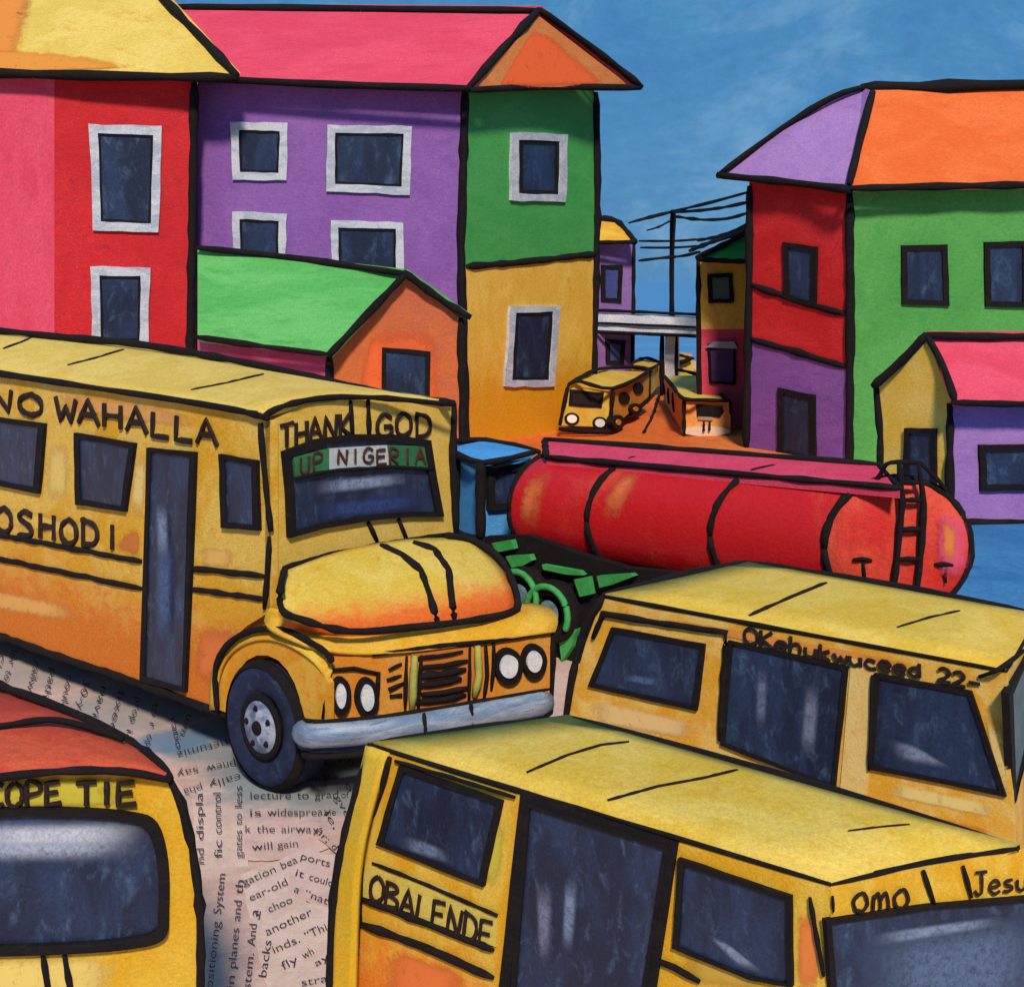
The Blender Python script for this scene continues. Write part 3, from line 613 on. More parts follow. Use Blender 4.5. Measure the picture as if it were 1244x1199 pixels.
plate('roof', [(821, 437, 60), (843, 440, 60), (840, 430, 64), (824, 428, 64)], .1, paint((216, 150, 50), (222, 170, 66), sc=2.6), t)
plate('side_panel', [(821, 437, 60), (843, 440, 60), (842, 470, 60), (818, 470, 60)], .15, ysm, t)
upright('minibus_body', [(grounded(819, 60.4).x, 60.4), (grounded(842, 60.4).x, 60.4), (grounded(840, 64).x, 64), (grounded(822, 64).x, 64)], .3, 1.1, osm, t)
line3('roof_edge', [(820, 430, 62), (843, 436, 61)], 3.5, t, 2.6); line3('window', [(816, 444, 59.8), (840, 436, 59.8)], 6, t, 2.6)
o = line('lane_marking', GROUND, [(801, 481), (793, 505), (782, 527)], 4, None, 2.6); struct(o)

# ================================================================ TANKER
TS = 1.25
tk = thing('tanker_truck', 'red tanker lorry with blue cab and green wheels, filling the middle of the street', 'tanker truck', G(900, 780))
K = .89
A0 = P(664, 613, 20.4*K); A1 = P(1090, 664, 16.4*K)
ax = (A1-A0).normalized(); upv = Vector((0, 0, 1)); sidev = ax.cross(upv).normalized(); upp = sidev.cross(ax).normalized()
red_m = paint((194, 26, 32), (204, 66, 40), (182, 22, 34), sc=TS*1.1, stretch=(1, 1, .6), rough=.38, grain=.07, coat=.35, thresh=(.5, .68))
tow = Vector((0, -1, 0)); tow = (tow-ax*tow.dot(ax)).normalized()
def skew(t): return R(22+30*max(0, min(1, t))) if t > .06 else R(22)*max(0, (t+.04)/.1)
def tankring(t, s, n=36):
    """hoops sit oblique to the barrel, more so towards the rear, whose round end faces the viewer"""
    c = A0.lerp(A1, t); th = skew(t); sv_ = (tow*math.cos(th)-ax*math.sin(th)).normalized()*(1+.06*math.sin(th))
    return [c+(sv_*math.cos(2*math.pi*i/n)+upp*math.sin(2*math.pi*i/n))*s*K for i in range(n)]
prof = [(-.012, .30), (-.010, .55), (-.005, .72), (.0, .79), (.03, .84), (.08, .86), (.3, .885), (.6, .90), (.9, .905), (1.0, .905)]
n = 36; vs = []; fs = []
for tt, s in prof: vs += tankring(tt, s)
for i in range(len(prof)-1):
    for j in range(n): fs.append([i*n+j, i*n+(j+1) % n, (i+1)*n+(j+1) % n, (i+1)*n+j])
fs.append(list(range(n)))
tank = mesh('tank', vs, fs, red_m, tk, smooth=True)
# domed rear end
vs = []; fs = []
thE = skew(1); eN = (ax*math.cos(thE)+tow*math.sin(thE)).normalized()
for dt, s in ((0, .905), (.06, .86), (.12, .7), (.16, .45), (.18, .2)): vs += [v+eN*dt*K for v in tankring(1, s)]
for i in range(4):
    for j in range(n): fs.append([i*n+j, i*n+(j+1) % n, (i+1)*n+(j+1) % n, (i+1)*n+j])
fs.append(list(range(4*n, 5*n)))
endm = paint((200, 40, 34), (216, 84, 58), (208, 52, 80), sc=TS*1.2, stretch=(1, 1, .5), rough=.5, thresh=(.35, .65))
mesh('end_cap', vs, fs, endm, tk, smooth=True)
def hoop(name, t, s, w): 
    q = tankring(t, s, 40); q.append(q[0]); return tube(name, q, w, black(TS), tank, curve=False)
hoop('tank_band', .32, .893, 9); hoop('tank_band', .70, .91, 9); hoop('tank_band', 1.0, .91, 11); hoop('tank_band', .0, .79, 9)
def film(t0, t1, a0, a1, col):  # orange crescents painted on the barrel as its highlights
    vs = []; uv = []; fs = []; m = 12
    for i in range(m+1):
        for j in range(m+1):
            t_ = t0+(t1-t0)*i/m; an = R(a0+(a1-a0)*j/m); th = skew(t_); c = A0.lerp(A1, t_)
            rr = .79+.05*min(1, t_/.03)+.045*min(1, max(0, (t_-.03)/.27))+.02*min(1, max(0, (t_-.3)/.6))
            sv_ = (tow*math.cos(th)-ax*math.sin(th)).normalized()*(1+.06*math.sin(th))
            vs.append(c+(sv_*math.cos(an)+upp*math.sin(an))*(rr+.012)*K); uv.append((i/m, j/m))
    for i in range(m):
        for j in range(m): fs.append([i*(m+1)+j, i*(m+1)+j+1, (i+1)*(m+1)+j+1, (i+1)*(m+1)+j])
    mesh('painted_tone', vs, fs, film_mat(TS, col, .5, True), tank, smooth=True, uvs=uv)
sgn = 1 if upp.z > 0 else -1
for t0, t1, a0, a1, col in ((.02, .2, -40*sgn, 75*sgn, (206, 92, 46)), (.05, .16, -30*sgn, 60*sgn, (208, 104, 52)), (.33, .47, -20*sgn, 80*sgn, (208, 90, 46)), (.36, .44, 0, 70*sgn, (210, 104, 54))): film(t0, t1, a0, a1, col)
colour_film(Pl(A1+eN*.19*K, eN), [(1122, 590), (1190, 600), (1190, 730), (1124, 730)], 0, tank, TS, (216, 74, 108), 'painted_tone', .45, True)  # pink film towards the right of the end cap
colour_film(Pl(A1+eN*.19*K, eN), [(1138, 610), (1170, 630), (1168, 700), (1140, 700)], .005, tank, TS, (214, 120, 56), 'painted_tone', .45, True)
# pink walkway along the top
def tp(t, a, s=.9, lift=0): 
    c = A0.lerp(A1, t); return c+(sidev*math.cos(a)+upp*math.sin(a))*(s+lift)
tside = 1 if sidev.y < 0 else -1
wl = [A0.lerp(A1, t_)+upp*.86*K-Vector((0, .55*K, 0)) for t_ in (0, .25, .5, .75, .98)]
wr = [A0.lerp(A1, t_)+upp*1.02*K+Vector((0, .35*K, 0)) for t_ in (0, .25, .5, .75, .98)]
vs = wl+wr+[v-upp*.12 for v in wl]+[v-upp*.12 for v in wr]; k = 5; fs = []
for i in range(k-1): fs += [[i, i+1, k+i+1, k+i], [2*k+i, 3*k+i, 3*k+i+1, 2*k+i+1], [i, 2*k+i, 2*k+i+1, i+1], [k+i, k+i+1, 3*k+i+1, 3*k+i]]
fs += [[0, k, 3*k, 2*k], [k-1, 3*k-1, 4*k-1, 2*k-1]]
wk = mesh('walkway', vs, fs, paint((206, 62, 92), (212, 70, 98), (190, 54, 82), sc=TS), tk)
tube('walkway_edge', wl, 9, black(TS), wk); tube('walkway_edge', wr, 10, black(TS), wk); tube('walkway_edge', [wl[0], wr[0]], 9, black(TS), wk); tube('walkway_edge', [wl[-1], wr[-1]], 7, black(TS), wk)
# ladder on the rear end
el = Pl(A1+eN*.2*K, eN)
l1 = line('ladder', el, [(1092, 562), (1096, 610), (1092, 660), (1084, 725)], 8, tk, TS, off=.04)
line('rail', el, [(1116, 562), (1122, 612), (1120, 660), (1112, 728)], 8, l1, TS, off=.04)
for y, x0, x1 in ((586, 1094, 1118), (607, 1096, 1121), (643, 1094, 1121), (679, 1090, 1118)): line('rung', el, [(x0, y+1), (x1, y)], 7, l1, TS, off=.04)
line3('ladder_brace', [P(1064, 586, 14.6), P(1072, 572, 14.5), P(1082, 562, 14.4), P(1120, 562, 14.4)], 6, tk, TS); line3('ladder_brace', [P(1118, 562, 14.5), P(1142, 586, 14.5), P(1150, 600, 14.6)], 6, tk, TS)
for x, y in ((1048, 680), (1147, 686)):
    h_ = line('valve_handle', el, [(x-12, y), (x, y-1), (x+11, y+1)], 6, tk, TS, off=-.02); line('valve_stem', el, [(x, y), (x+2, y+22)], 5, h_, TS, off=-.03)
# cab
cabF = Vz(552, 19.2, 585, 18.4); cabS = Vz(585, 18.4, 645, 18.9)
blue = paint((66, 148, 212), (78, 158, 220), (54, 130, 198), sc=TS*1.2)
cab = slab('cab', cabF, [(540, 546), (585, 560), (585, 652), (540, 640)], 0, .1, blue, tk)
slab('cab_side', cabS, [(585, 560), (645, 548), (645, 655), (585, 655)], 0, .1, blue, tk)
plate('cab_roof', [(540, 545, 19.49), (586, 561, 18.25), (650, 548, 18.96), (590, 535, 20.83)], .08, blue, tk)
a, b, c = cabF.pt(545, 600), cabF.pt(584, 600), cabS.pt(642, 600)
upright('cab_body', [(a.x, a.y+.15), (b.x, b.y+.15), (c.x, c.y+.15), (c.x-.2, c.y+1.4), (a.x, a.y+1.4)], .8, 2.25, blue, tk)
house_window(cabS, [(594, 568), (650, 562), (650, 618), (594, 620)], tk, TS, 0, 8)
line3('cab_edge', [(540, 545, 19.40), (586, 562, 18.16), (650, 549, 18.78)], 8, tk, TS); line3('cab_edge', [(545, 537, 20.11), (590, 535, 20.65), (655, 549, 19.05)], 8, tk, TS)
line3('cab_edge', [(584, 562, 18.16), (584, 655, 18.16)], 13, tk, TS); line3('cab_edge', [(556, 552, 18.96), (554, 645, 18.96)], 8, tk, TS); line3('cab_edge', [(550, 644, 18.96), (586, 656, 18.16), (645, 652, 18.69)], 8, tk, TS)
# chassis and wheels
blk = black(TS)
cs = A0-upp*.9; ce = A1-upp*.9
fw = sidev*tside
prism('chassis', [Vector((v.x, v.y, 1.15)) for v in (cs+fw*.75-ax*1.0, ce+fw*.75, ce-fw*.75, cs-fw*.75-ax*1.0)], [Vector((v.x, v.y, .8)) for v in (cs+fw*.75-ax*1.0, ce+fw*.75, ce-fw*.75, cs-fw*.75-ax*1.0)], blk, tk)
grn = paint((56, 150, 74), (70, 164, 86), (42, 124, 62), sc=TS, stretch=(1, 1, 1))
chp = V((cs+fw*.85-ax).to_2d(), (ce+fw*.85).to_2d())
for poly in ([(597, 660), (621, 656), (624, 667), (603, 671)], [(614, 676), (643, 674), (646, 681), (630, 690), (624, 694)], [(658, 686), (703, 694), (708, 699), (688, 698), (660, 692)],
             [(697, 704), (714, 701), (718, 722), (704, 725)], [(725, 700), (766, 697), (770, 700), (744, 710), (728, 714)], [(678, 768), (700, 764), (694, 786), (682, 804)]):
    fb_ = slab('frame_bracket', chp, poly, .06, .1, grn, tk)
slab('side_skirt', chp, [(588, 652), (640, 650), (700, 672), (760, 690), (860, 700), (1020, 716), (1120, 740), (1090, 770), (760, 780), (712, 800), (704, 815), (660, 815), (596, 700)], -.06, .15, blk, tk)
for cx_, cy_, r_ in ((638, 722, .40), (674, 742, .42), (940, 790, .5), (1000, 800, .5)):
    g_ = chp.pt(cx_, cy_, .02); c_ = Vector((g_.x, g_.y, r_)) if cx_ > 800 else g_
    tv = Vector((-chp.n.y, chp.n.x, 0)); segs = 28; vs = []; fs = []
    prf = [(.30, -.02), (r_*.55, .03), (r_*.9, .04), (r_, 0), (r_, -.3), (r_*.6, -.3)]
    for rr, dd in prf:
        vs += [c_+(tv*math.cos(2*math.pi*i/segs)+upv*math.sin(2*math.pi*i/segs))*rr+chp.n*(dd+.1) for i in range(segs)]
    for i in range(len(prf)-1):
        for j in range(segs): fs.append([i*segs+j, i*segs+(j+1) % segs, (i+1)*segs+(j+1) % segs, (i+1)*segs+j])
    wh = mesh('wheel', vs, fs, blk, tk, smooth=True)
    mesh('hub', [c_+(tv*math.cos(2*math.pi*i/16)+upv*math.sin(2*math.pi*i/16))*.17+chp.n*.13 for i in range(16)]+[c_+chp.n*.2], [[i, (i+1) % 16, 16] for i in range(16)], paint((112, 136, 140), (70, 100, 110), (150, 165, 160), sc=.6), wh)
    arc = [c_+(tv*math.cos(t_)+upv*math.sin(t_))*(r_*.86)+chp.n*.17 for t_ in (math.pi*i/12-.5 for i in range(16))]
    tube('wheel_arch', arc, 8, grn, wh, wob=.05, sides=8)

# ================================================================ LONG BUS (left)
VS = .8
yel_roof = paint((216, 184, 82), (224, 194, 98), (206, 172, 66), sc=VS, stretch=(1, 1, 1), grain=.12)
pale = paint((216, 176, 72), (220, 186, 92), (208, 166, 54), sc=VS, grain=.12)
gold = paint((212, 150, 30), (214, 160, 46), (200, 134, 24), sc=VS, grain=.12)
bus = thing('passenger_bus', 'long yellow bus with bonnet and twin headlights, driving out from the left', 'bus', G(320, 950))
SP = V(G(0, 808).to_2d(), G(270, 930).to_2d())
cor = SP.pt(328, 700)
dirS = (G(270, 930)-G(0, 808)).normalized(); dirF = Vector((-dirS.y, dirS.x, 0))
if dirF.y < 0: dirF = -dirF
FPn = V(cor.to_2d(), (cor+dirF).to_2d())
inw = -SP.n
side_m = paint((218, 164, 44), (224, 184, 82), (206, 150, 30), sc=VS*1.2, stretch=(1, 1, 1.2), zramp=(.9, 1.9, (212, 118, 36)), grain=.12, thresh=(.4, .58))
side = slab('side_panel', SP, [(-260, 417), (0, 454), (160, 479), (308, 502), (330, 512), (330, 742), (300, 760), (270, 790), (262, 862), (172, 831), (0, 771), (-260, 684)], 0, .08, side_m, bus)
# body shell behind the skins
def onp(px, py, inn, zz=None):
    v = SP.pt(px, py)+inw*inn
    return Vector((v.x, v.y, zz if zz is not None else v.z))
fA, fB = onp(-255, 600, .1), onp(326, 600, .1); fC = fB+dirF*2.2; fD = fA+dirF*2.2
prism('bus_body', [Vector((v.x, v.y, 3.7)) for v in (fA, fB-dirS*.1, fC-dirS*.1, fD)], [Vector((v.x, v.y, .75)) for v in (fA, fB-dirS*.1, fC-dirS*.1, fD)], gold, bus)
prism('underbody', [Vector((v.x, v.y, .75)) for v in (fA+dirF*.2, fB+dirF*.2+dirS*.6, fC-dirF*.1+dirS*.6, fD)], [Vector((v.x, v.y, .4)) for v in (fA+dirF*.2, fB+dirF*.2+dirS*.6, fC-dirF*.1+dirS*.6, fD)], black(VS), bus)
# roof
e = lambda x, y: SP.pt(x, y, .05)
near = [e(-260, 417), e(-60, 445), e(100, 469), e(220, 488), e(322, 505)]
mid_ = [P(-200, 405, 19.5), P(-10, 418, 18.0), P(140, 436, 16.4), P(260, 462, 14.8), P(372, 489, 13.0)]
rdg = [P(-150, 390, 20.5), P(0, 404, 18.9), P(165, 420, 17.3), P(320, 447, 15.4), P(440, 483, 13.7)]
far_ = [P(-60, 400, 23), P(70, 414, 21.3), P(220, 434, 18.8), P(400, 466, 16.0), P(548, 489, 14.5)]
rv = near+mid_+rdg+far_; fs = [[i*5+j, i*5+j+1, (i+1)*5+j+1, (i+1)*5+j] for i in range(3) for j in range(4)]
ro = mesh('roof', rv, fs, yel_roof, bus, smooth=True); m_ = ro.modifiers.new('s', 'SUBSURF'); m_.levels = 2; m_.render_levels = 2; m_.boundary_smooth = 'PRESERVE_CORNERS'
m_ = ro.modifiers.new('t', 'SOLIDIFY'); m_.thickness = .06; m_.offset = 0
tube('roof_edge', [P(-150, 388, 20.4), P(0, 402, 18.8), P(80, 410, 18), P(165, 418, 17.2), P(240, 430, 16.4), P(320, 445, 15.6), P(400, 463, 15.2), P(480, 481, 14.8), P(552, 490, 14.3)], 9, black(VS), bus)
tube('roof_edge', [e(-260, 417), e(-60, 445), e(0, 454), e(100, 469), e(220, 487), e(300, 501), e(326, 509)], 8, black(VS), bus)
tube('roof_edge', [P(318, 508, 12.6), P(345, 493, 12.75), P(400, 483, 13.2), P(470, 484, 13.7), P(552, 492, 14.2)], 8, black(VS), bus)
for pa, pb in (((82, 444), (150, 425)), ((4, 424), (46, 407)), ((232, 474), (320, 455))):
    on(ro, [pa, ((pa[0]+pb[0])/2, (pa[1]+pb[1])/2+1), pb], 4, ro, 'roof_seam', VS)
# side windows, door, lettering
def vwin(pl, poly, parent, sc=VS, seal=7, name='window', off=.03):
    w = ring(name, pl, lerp_ring(poly, 4, .5), lerp_ring(inset(poly, seal), 4, .6), off+.02, .05, black(sc), parent)
    slab('pane', pl, inset(poly, seal-1), off, .03, navy(sc), w); return w
vwin(SP, [(-120, 482), (-50, 495), (-52, 580), (-122, 566)], bus)
vwin(SP, [(-34, 503), (53, 515), (46, 600), (-36, 583)], bus)
vwin(SP, [(89, 526), (163, 539), (151, 622), (91, 613)], bus)
vwin(SP, [(265, 552), (311, 560), (313, 645), (268, 641)], bus)
dr = vwin(SP, [(178, 544), (236, 550), (224, 842), (169, 828)], bus, name='door', seal=6)
colour_film(SP, [(186, 600), (206, 606), (208, 700), (190, 690)], .05, dr); colour_film(SP, [(188, 640), (214, 645), (210, 800), (186, 790)], .055, dr, c=(70, 96, 140))
for pts in ([(-260, 603), (0, 650), (172, 682)], [(-260, 628), (0, 679), (172, 715)], [(232, 690), (322, 700)], [(230, 715), (324, 728)]): line('belt_rail', SP, pts, 7, bus, VS, off=.01)
line('corner_edge', SP, [(316, 514), (322, 580), (329, 646)], 8, bus, VS, off=.02); line('corner_edge', SP, [(327, 652), (325, 700), (321, 740)], 7, bus, VS, off=.02)
line('sill', SP, [(-260, 686), (0, 773), (172, 831), (275, 868)], 10, bus, VS, off=.01)
letter(bus, SP, 'NO', (-14, 469), (52, 482), 28, 24, 7.5)
letter(bus, SP, 'WAHALLA', (67, 481), (264, 512), 28, 30, 7.5, gap=.16, off=.02)
letter(bus, SP, 'OSHODI', (-6, 615), (146, 640), 30, 30, 7.5, gap=.3)
for q_, c_ in (([(52, 510), (92, 516), (90, 640), (44, 625)], (226, 194, 104)), ([(160, 530), (184, 534), (178, 650), (150, 640)], (228, 200, 116)), ([(150, 630), (178, 634), (174, 690), (120, 672)], (224, 132, 60)),
               ([(232, 655), (300, 660), (296, 700), (232, 700)], (228, 178, 90)), ([(232, 735), (330, 740), (280, 860), (222, 850)], (220, 118, 50)), ([(-60, 700), (130, 735), (140, 775), (-60, 740)], (226, 166, 84)),
               ([(20, 460), (300, 506), (312, 545), (20, 500)], (220, 160, 84)), ([(-40, 600), (170, 640), (170, 676), (-40, 640)], (226, 186, 84))):
    colour_film(SP, q_, .004, side, VS, c_, 'stain', .42, True)
# front wall
fr_ = slab('front_panel', FPn, [(328, 512), (372, 492), (430, 485), (548, 492), (552, 650), (470, 668), (348, 694), (328, 740)], 0, .08, pale, bus)
wsp = [(345, 549), (385, 534), (430, 528), (480, 528), (524, 535), (531, 580), (540, 628), (500, 628), (455, 632), (395, 642), (352, 654), (350, 600)]
ws = ring('windscreen', FPn, wsp, inset(wsp, 9), .06, .08, black(VS), bus)
slab('pane', FPn, inset(wsp, 8), .02, .03, navy(VS), ws)
gl_ = slab('sun_visor', FPn, [(357, 556), (400, 545), (400, 571), (359, 581)], .05, .03, paint((46, 110, 66), (54, 122, 74), (36, 92, 56), sc=.5), ws)
slab('sun_visor', FPn, [(400, 545), (470, 541), (474, 566), (400, 571)], .05, .03, paint((176, 184, 186), (196, 200, 200), (130, 146, 146), sc=.4), ws)
slab('sun_visor', FPn, [(470, 541), (521, 542), (524, 568), (474, 566)], .05, .03, paint((46, 110, 66), (54, 122, 74), (36, 92, 56), sc=.5), ws)
line('visor_edge', FPn, [(358, 581), (400, 572), (470, 567), (526, 570)], 5, ws, VS, off=.06)
lm = paint((70, 40, 34), sc=.5)
letter(ws, FPn, 'UP', (364, 556), (392, 550), 20, 20, 3.6, off=.065, mat=lm)
letter(ws, FPn, 'NIGERIA', (410, 546), (517, 545), 17, 19, 3.6, off=.065, mat=lm)
colour_film(FPn, [(372, 583), (500, 572), (505, 590), (370, 606)], .045, ws, c=(130, 146, 176)); colour_film(FPn, [(362, 610), (528, 596), (530, 618), (362, 640)], .04, ws, c=(44, 66, 120))
letter(bus, FPn, 'THANK', (340, 517), (428, 500), 28, 30, 5.5, gap=.1)
letter(bus, FPn, 'GOD', (457, 503), (524, 501), 27, 29, 5.8, gap=.25)
for pts in ([(426, 487), (428, 530)], [(447, 486), (448, 530)], [(447, 634), (458, 658)], [(484, 630), (494, 656)]): line('body_seam', FPn, pts, 7, bus, VS, off=.01)
line('corner_edge', FPn, [(552, 490), (549, 560), (554, 650)], 10, bus, VS, off=.01)
line('scuttle_edge', FPn, [(344, 690), (400, 674), (460, 662), (540, 650)], 7, bus, VS, off=.03)
# bonnet
hood = patch('bonnet', [
 [(350, 694, 12.6), (405, 672, 13.1), (462, 660, 13.5), (520, 654, 13.9), (572, 656, 14.2)],
 [(344, 708, 12.35), (405, 690, 12.8), (475, 680, 13.2), (548, 673, 13.6), (604, 684, 13.9)],
 [(341, 728, 12.2), (415, 728, 12.45), (500, 722, 12.8), (572, 714, 13.15), (625, 714, 13.6)],
 [(344, 746, 12.15), (425, 764, 12.2), (500, 760, 12.55), (570, 752, 12.9), (628, 738, 13.4)],
 [(346, 760, 12.25), (428, 778, 12.3), (502, 774, 12.65), (570, 766, 13.0), (626, 752, 13.5)]],
 paint((208, 178, 66), (214, 188, 90), (206, 154, 44), sc=VS*1.1, stretch=(1, 1, 1), zramp=(1.75, 2.02, (218, 104, 38)), grain=.11), bus)
for pts in ([(462, 662), (488, 674), (512, 694), (522, 722), (532, 758)], [(502, 659), (528, 668), (545, 692), (548, 722), (552, 754)]): on(hood, pts, 9, hood, 'bonnet_stripe', VS)
line3('bonnet_edge', [(346, 690, 12.5), (341, 712, 12.15), (342, 740, 12.05), (365, 752, 12.05), (425, 767, 12.1), (500, 762, 12.45), (570, 754, 12.8), (620, 744, 13.2), (629, 730, 13.4), (618, 695, 13.7), (600, 672, 13.9), (572, 656, 14.1), (540, 650, 14.0)], 9, hood, VS)
# cowl, wings and nose
NF = Vz(396, 12.02, 672, 13.25)
cowl = patch('cowl', [
 [(328, 738, 12.5), (400, 752, 12.45), (500, 748, 12.8), (590, 742, 13.3), (640, 734, 13.9)],
 [(318, 756, 12.6), (395, 768, 12.3), (500, 768, 12.6), (600, 752, 13.1), (668, 738, 13.5)],
 [(330, 768, 12.3), (405, 784, 12.12), (500, 782, 12.45), (600, 768, 12.9), (680, 752, 13.3)],
 [(372, 785, 12.12), (420, 797, 12.05), (500, 794, 12.42), (590, 780, 12.84), (674, 768, 13.18)]],
 paint((214, 160, 36), (218, 174, 60), (214, 138, 30), sc=VS, stretch=(1, 1, 1), grain=.11), bus)
wing = patch('wing', [
 [(256, 862, 13.3), (256, 815, 13.3), (270, 782, 13.1), (304, 764, 12.85), (346, 764, 12.5), (396, 790, 12.08), (404, 815, 12.0)],
 [(262, 862, 13.15), (264, 820, 13.12), (280, 790, 12.95), (310, 776, 12.7), (344, 778, 12.35), (385, 805, 12.0), (398, 830, 11.98)]],
 paint((214, 158, 34), (216, 184, 70), (216, 130, 34), sc=VS*.7, stretch=(1, 1, 1), grain=.11), bus, th=.03)
slab('wing_side', SP, [(266, 862), (266, 822), (282, 792), (312, 778), (344, 780), (384, 806), (400, 830), (400, 888), (366, 890), (367, 868), (364, 848), (358, 830), (349, 814), (338, 802), (325, 796), (312, 796), (300, 802), (290, 814), (282, 830), (277, 848), (276, 866)], .06, .06, paint((216, 146, 34), (220, 170, 60), (214, 116, 36), sc=VS*.6, stretch=(1, 1, 1)), bus)
line3('wing_edge', [(264, 866, 13.1), (262, 815, 13.1), (276, 784, 12.9), (306, 766, 12.7), (346, 766, 12.35), (390, 788, 12.0), (404, 804, 11.9)], 8, bus, VS)
nose = slab('nose_panel', NF, [(396, 800), (440, 797), (500, 794), (590, 780), (672, 768), (670, 852), (560, 872), (396, 888)], 0, .6, paint((214, 134, 40), (212, 150, 60), (214, 116, 34), sc=VS*.8, stretch=(1, 1, 1), grain=.12), bus)
line('nose_edge', NF, [(452, 795), (520, 786), (600, 778), (676, 765)], 6, bus, VS, off=.03)
line('nose_edge', NF, [(671, 768), (672, 805), (670, 850)], 6, bus, VS, off=.02)
for poly in ([(399, 814), (430, 812), (460, 818)], [(400, 812), (397, 840), (392, 872)], [(460, 816), (458, 850), (456, 866)], [(600, 780), (600, 810), (597, 838)]): line('lamp_surround', NF, poly, 6, bus, VS, off=.02)
for cx_, cy_, rx, ry in ((415, 846, 12, 23), (447, 848, 14, 24), (619, 810, 17, 22), (650, 804, 15, 21)):
    hl = disc('headlight', NF, (cx_, cy_), rx, ry, .07, .1, black(VS), bus, amp=.1)
    disc('lens', NF, (cx_, cy_), rx-6, ry-8, .10, .05, paint((206, 208, 212), (224, 222, 222), (110, 128, 160), sc=.22, rough=.25, coat=.5), hl, amp=.15)
gr = slab('grille', NF, [(500, 794), (575, 785), (577, 852), (498, 862)], .02, .04, paint((206, 122, 44), (196, 108, 40), sc=.5), bus)
for y, w, x0, x1 in ((797, 5, 505, 562), (808, 6, 512, 568), (819, 9, 506, 566), (830, 8, 508, 560), (841, 7, 512, 570), (850, 8, 504, 566)):
    line('grille_bar', NF, [(x0, y+3), ((x0+x1)/2, y), (x1, y-6)], w, gr, VS, off=.04)
post_m = paint((158, 160, 78), (176, 170, 84), (128, 140, 66), sc=.4)
for pts in ([(504, 796), (502, 830), (500, 862)], [(580, 784), (582, 820), (576, 846)]): line('grille_post', NF, pts, 10, bus, VS, off=.045, mat=post_m, wob=.05)
for pts in ([(494, 797), (492, 862)], [(512, 796), (508, 862)], [(571, 785), (570, 850)], [(590, 783), (592, 820), (588, 848)]): line('grille_post', NF, pts, 5, bus, VS, off=.05)
for pts in ([(472, 814), (488, 806)], [(470, 826), (488, 820)], [(472, 838), (490, 830)], [(474, 846), (488, 844)]): line('vent_slot', NF, pts, 5, bus, VS, off=.02, wob=.4)
# bumper
chrome = paint((118, 138, 162), (160, 172, 188), (60, 84, 120), sc=.35, stretch=(.4, .4, 2.5), rough=.4, metal=.15, grain=.2, thresh=(.4, .6))
bpath = [P(368, 888, 12.15), P(382, 893, 11.8), P(450, 888, 11.95), P(520, 878, 12.25), P(600, 864, 12.65), P(668, 852, 13.0)]
tube('bumper', bpath, 30, chrome, bus, sides=12, wob=.04)
bm_ = paint((40, 60, 98), (54, 78, 116), (30, 44, 76), sc=.4)
tube('bumper_valance', [p+Vector((0, .08, -.1)) for p in bpath], 24, bm_, bus, sides=10, wob=.05)
tube('bumper_edge', [p+Vector((0, 0, .13)) for p in bpath], 5, black(VS), bus); tube('bumper_edge', [p+Vector((0, -.02, -.2)) for p in bpath], 8, black(VS), bus)
for a_, b_ in (((515, 866), (517, 890)), ((572, 852), (574, 882))): line3('bumper_joint', [(a_[0], a_[1], 12.1 if a_[0] < 550 else 12.4), (b_[0], b_[1], 12.1 if a_[0] < 550 else 12.4)], 5, bus, VS)
# front wheel
def wheel(c_, nrm, r_, width, parent, sc=VS):
    tv = Vector((-nrm.y, nrm.x, 0)).normalized(); segs = 36
    def lathe(name, prf, mat, par, seg=segs, cap=True):
        vs, fs = [], []
        for rr, dd in prf: vs += [c_+(tv*math.cos(2*math.pi*i/seg)+upv*math.sin(2*math.pi*i/seg))*rr+nrm*dd for i in range(seg)]
        for i in range(len(prf)-1):
            for j in range(seg): fs.append([i*seg+j, i*seg+(j+1) % seg, (i+1)*seg+(j+1) % seg, (i+1)*seg+j])
        if cap: fs.append(list(range(seg))); fs.append([(len(prf)-1)*seg+j for j in range(seg)])
        return mesh(name, vs, fs, mat, par, smooth=True)
    w = lathe('wheel', [(r_*.5, -.02), (r_*.58, .02), (r_*.8, .05), (r_*.9, .04), (r_, -.02), (r_, -width), (r_*.6, -width)], paint((34, 46, 76), (26, 34, 60), (56, 72, 104), sc=.5, stretch=(1, 1, 1)), parent)
    lathe('tyre_edge', [(r_*.93, .045), (r_*1.01, .0), (r_*1.03, -.05), (r_*.99, -.06)], black(sc), w, cap=False)
    lathe('rim', [(r_*.5, .0), (r_*.52, .045), (r_*.44, .06), (r_*.36, .02), (r_*.3, .01)], black(sc), w)
    lathe('hub_plate', [(r_*.44, .02), (r_*.4, .05), (r_*.2, .075), (.01, .08)], paint((96, 112, 142), (160, 172, 192), (54, 68, 100), sc=.3, stretch=(1, 1, 1), thresh=(.4, .6)), w)
    lathe('hub_bore', [(r_*.12, .07), (r_*.1, .1), (.01, .1)], black(sc), w, 14)
    for k in range(5):
        a_ = 2*math.pi*k/5+.5; cc = c_+(tv*math.cos(a_)+upv*math.sin(a_))*r_*.3+nrm*.07
        mesh('wheel_nut', [cc+(tv*math.cos(2*math.pi*i/8)+upv*math.sin(2*math.pi*i/8))*.035 for i in range(8)]+[cc+nrm*.04], [[i, (i+1) % 8, 8] for i in range(8)], black(sc), w)
    return w
wc = SP.pt(320, 875, .1); wc.z = .66
wheel(wc, SP.n, .64, .34, bus)
w2 = SP.pt(-150, 760, .06); w2.z = .62; wheel(w2, SP.n, .6, .32, bus)

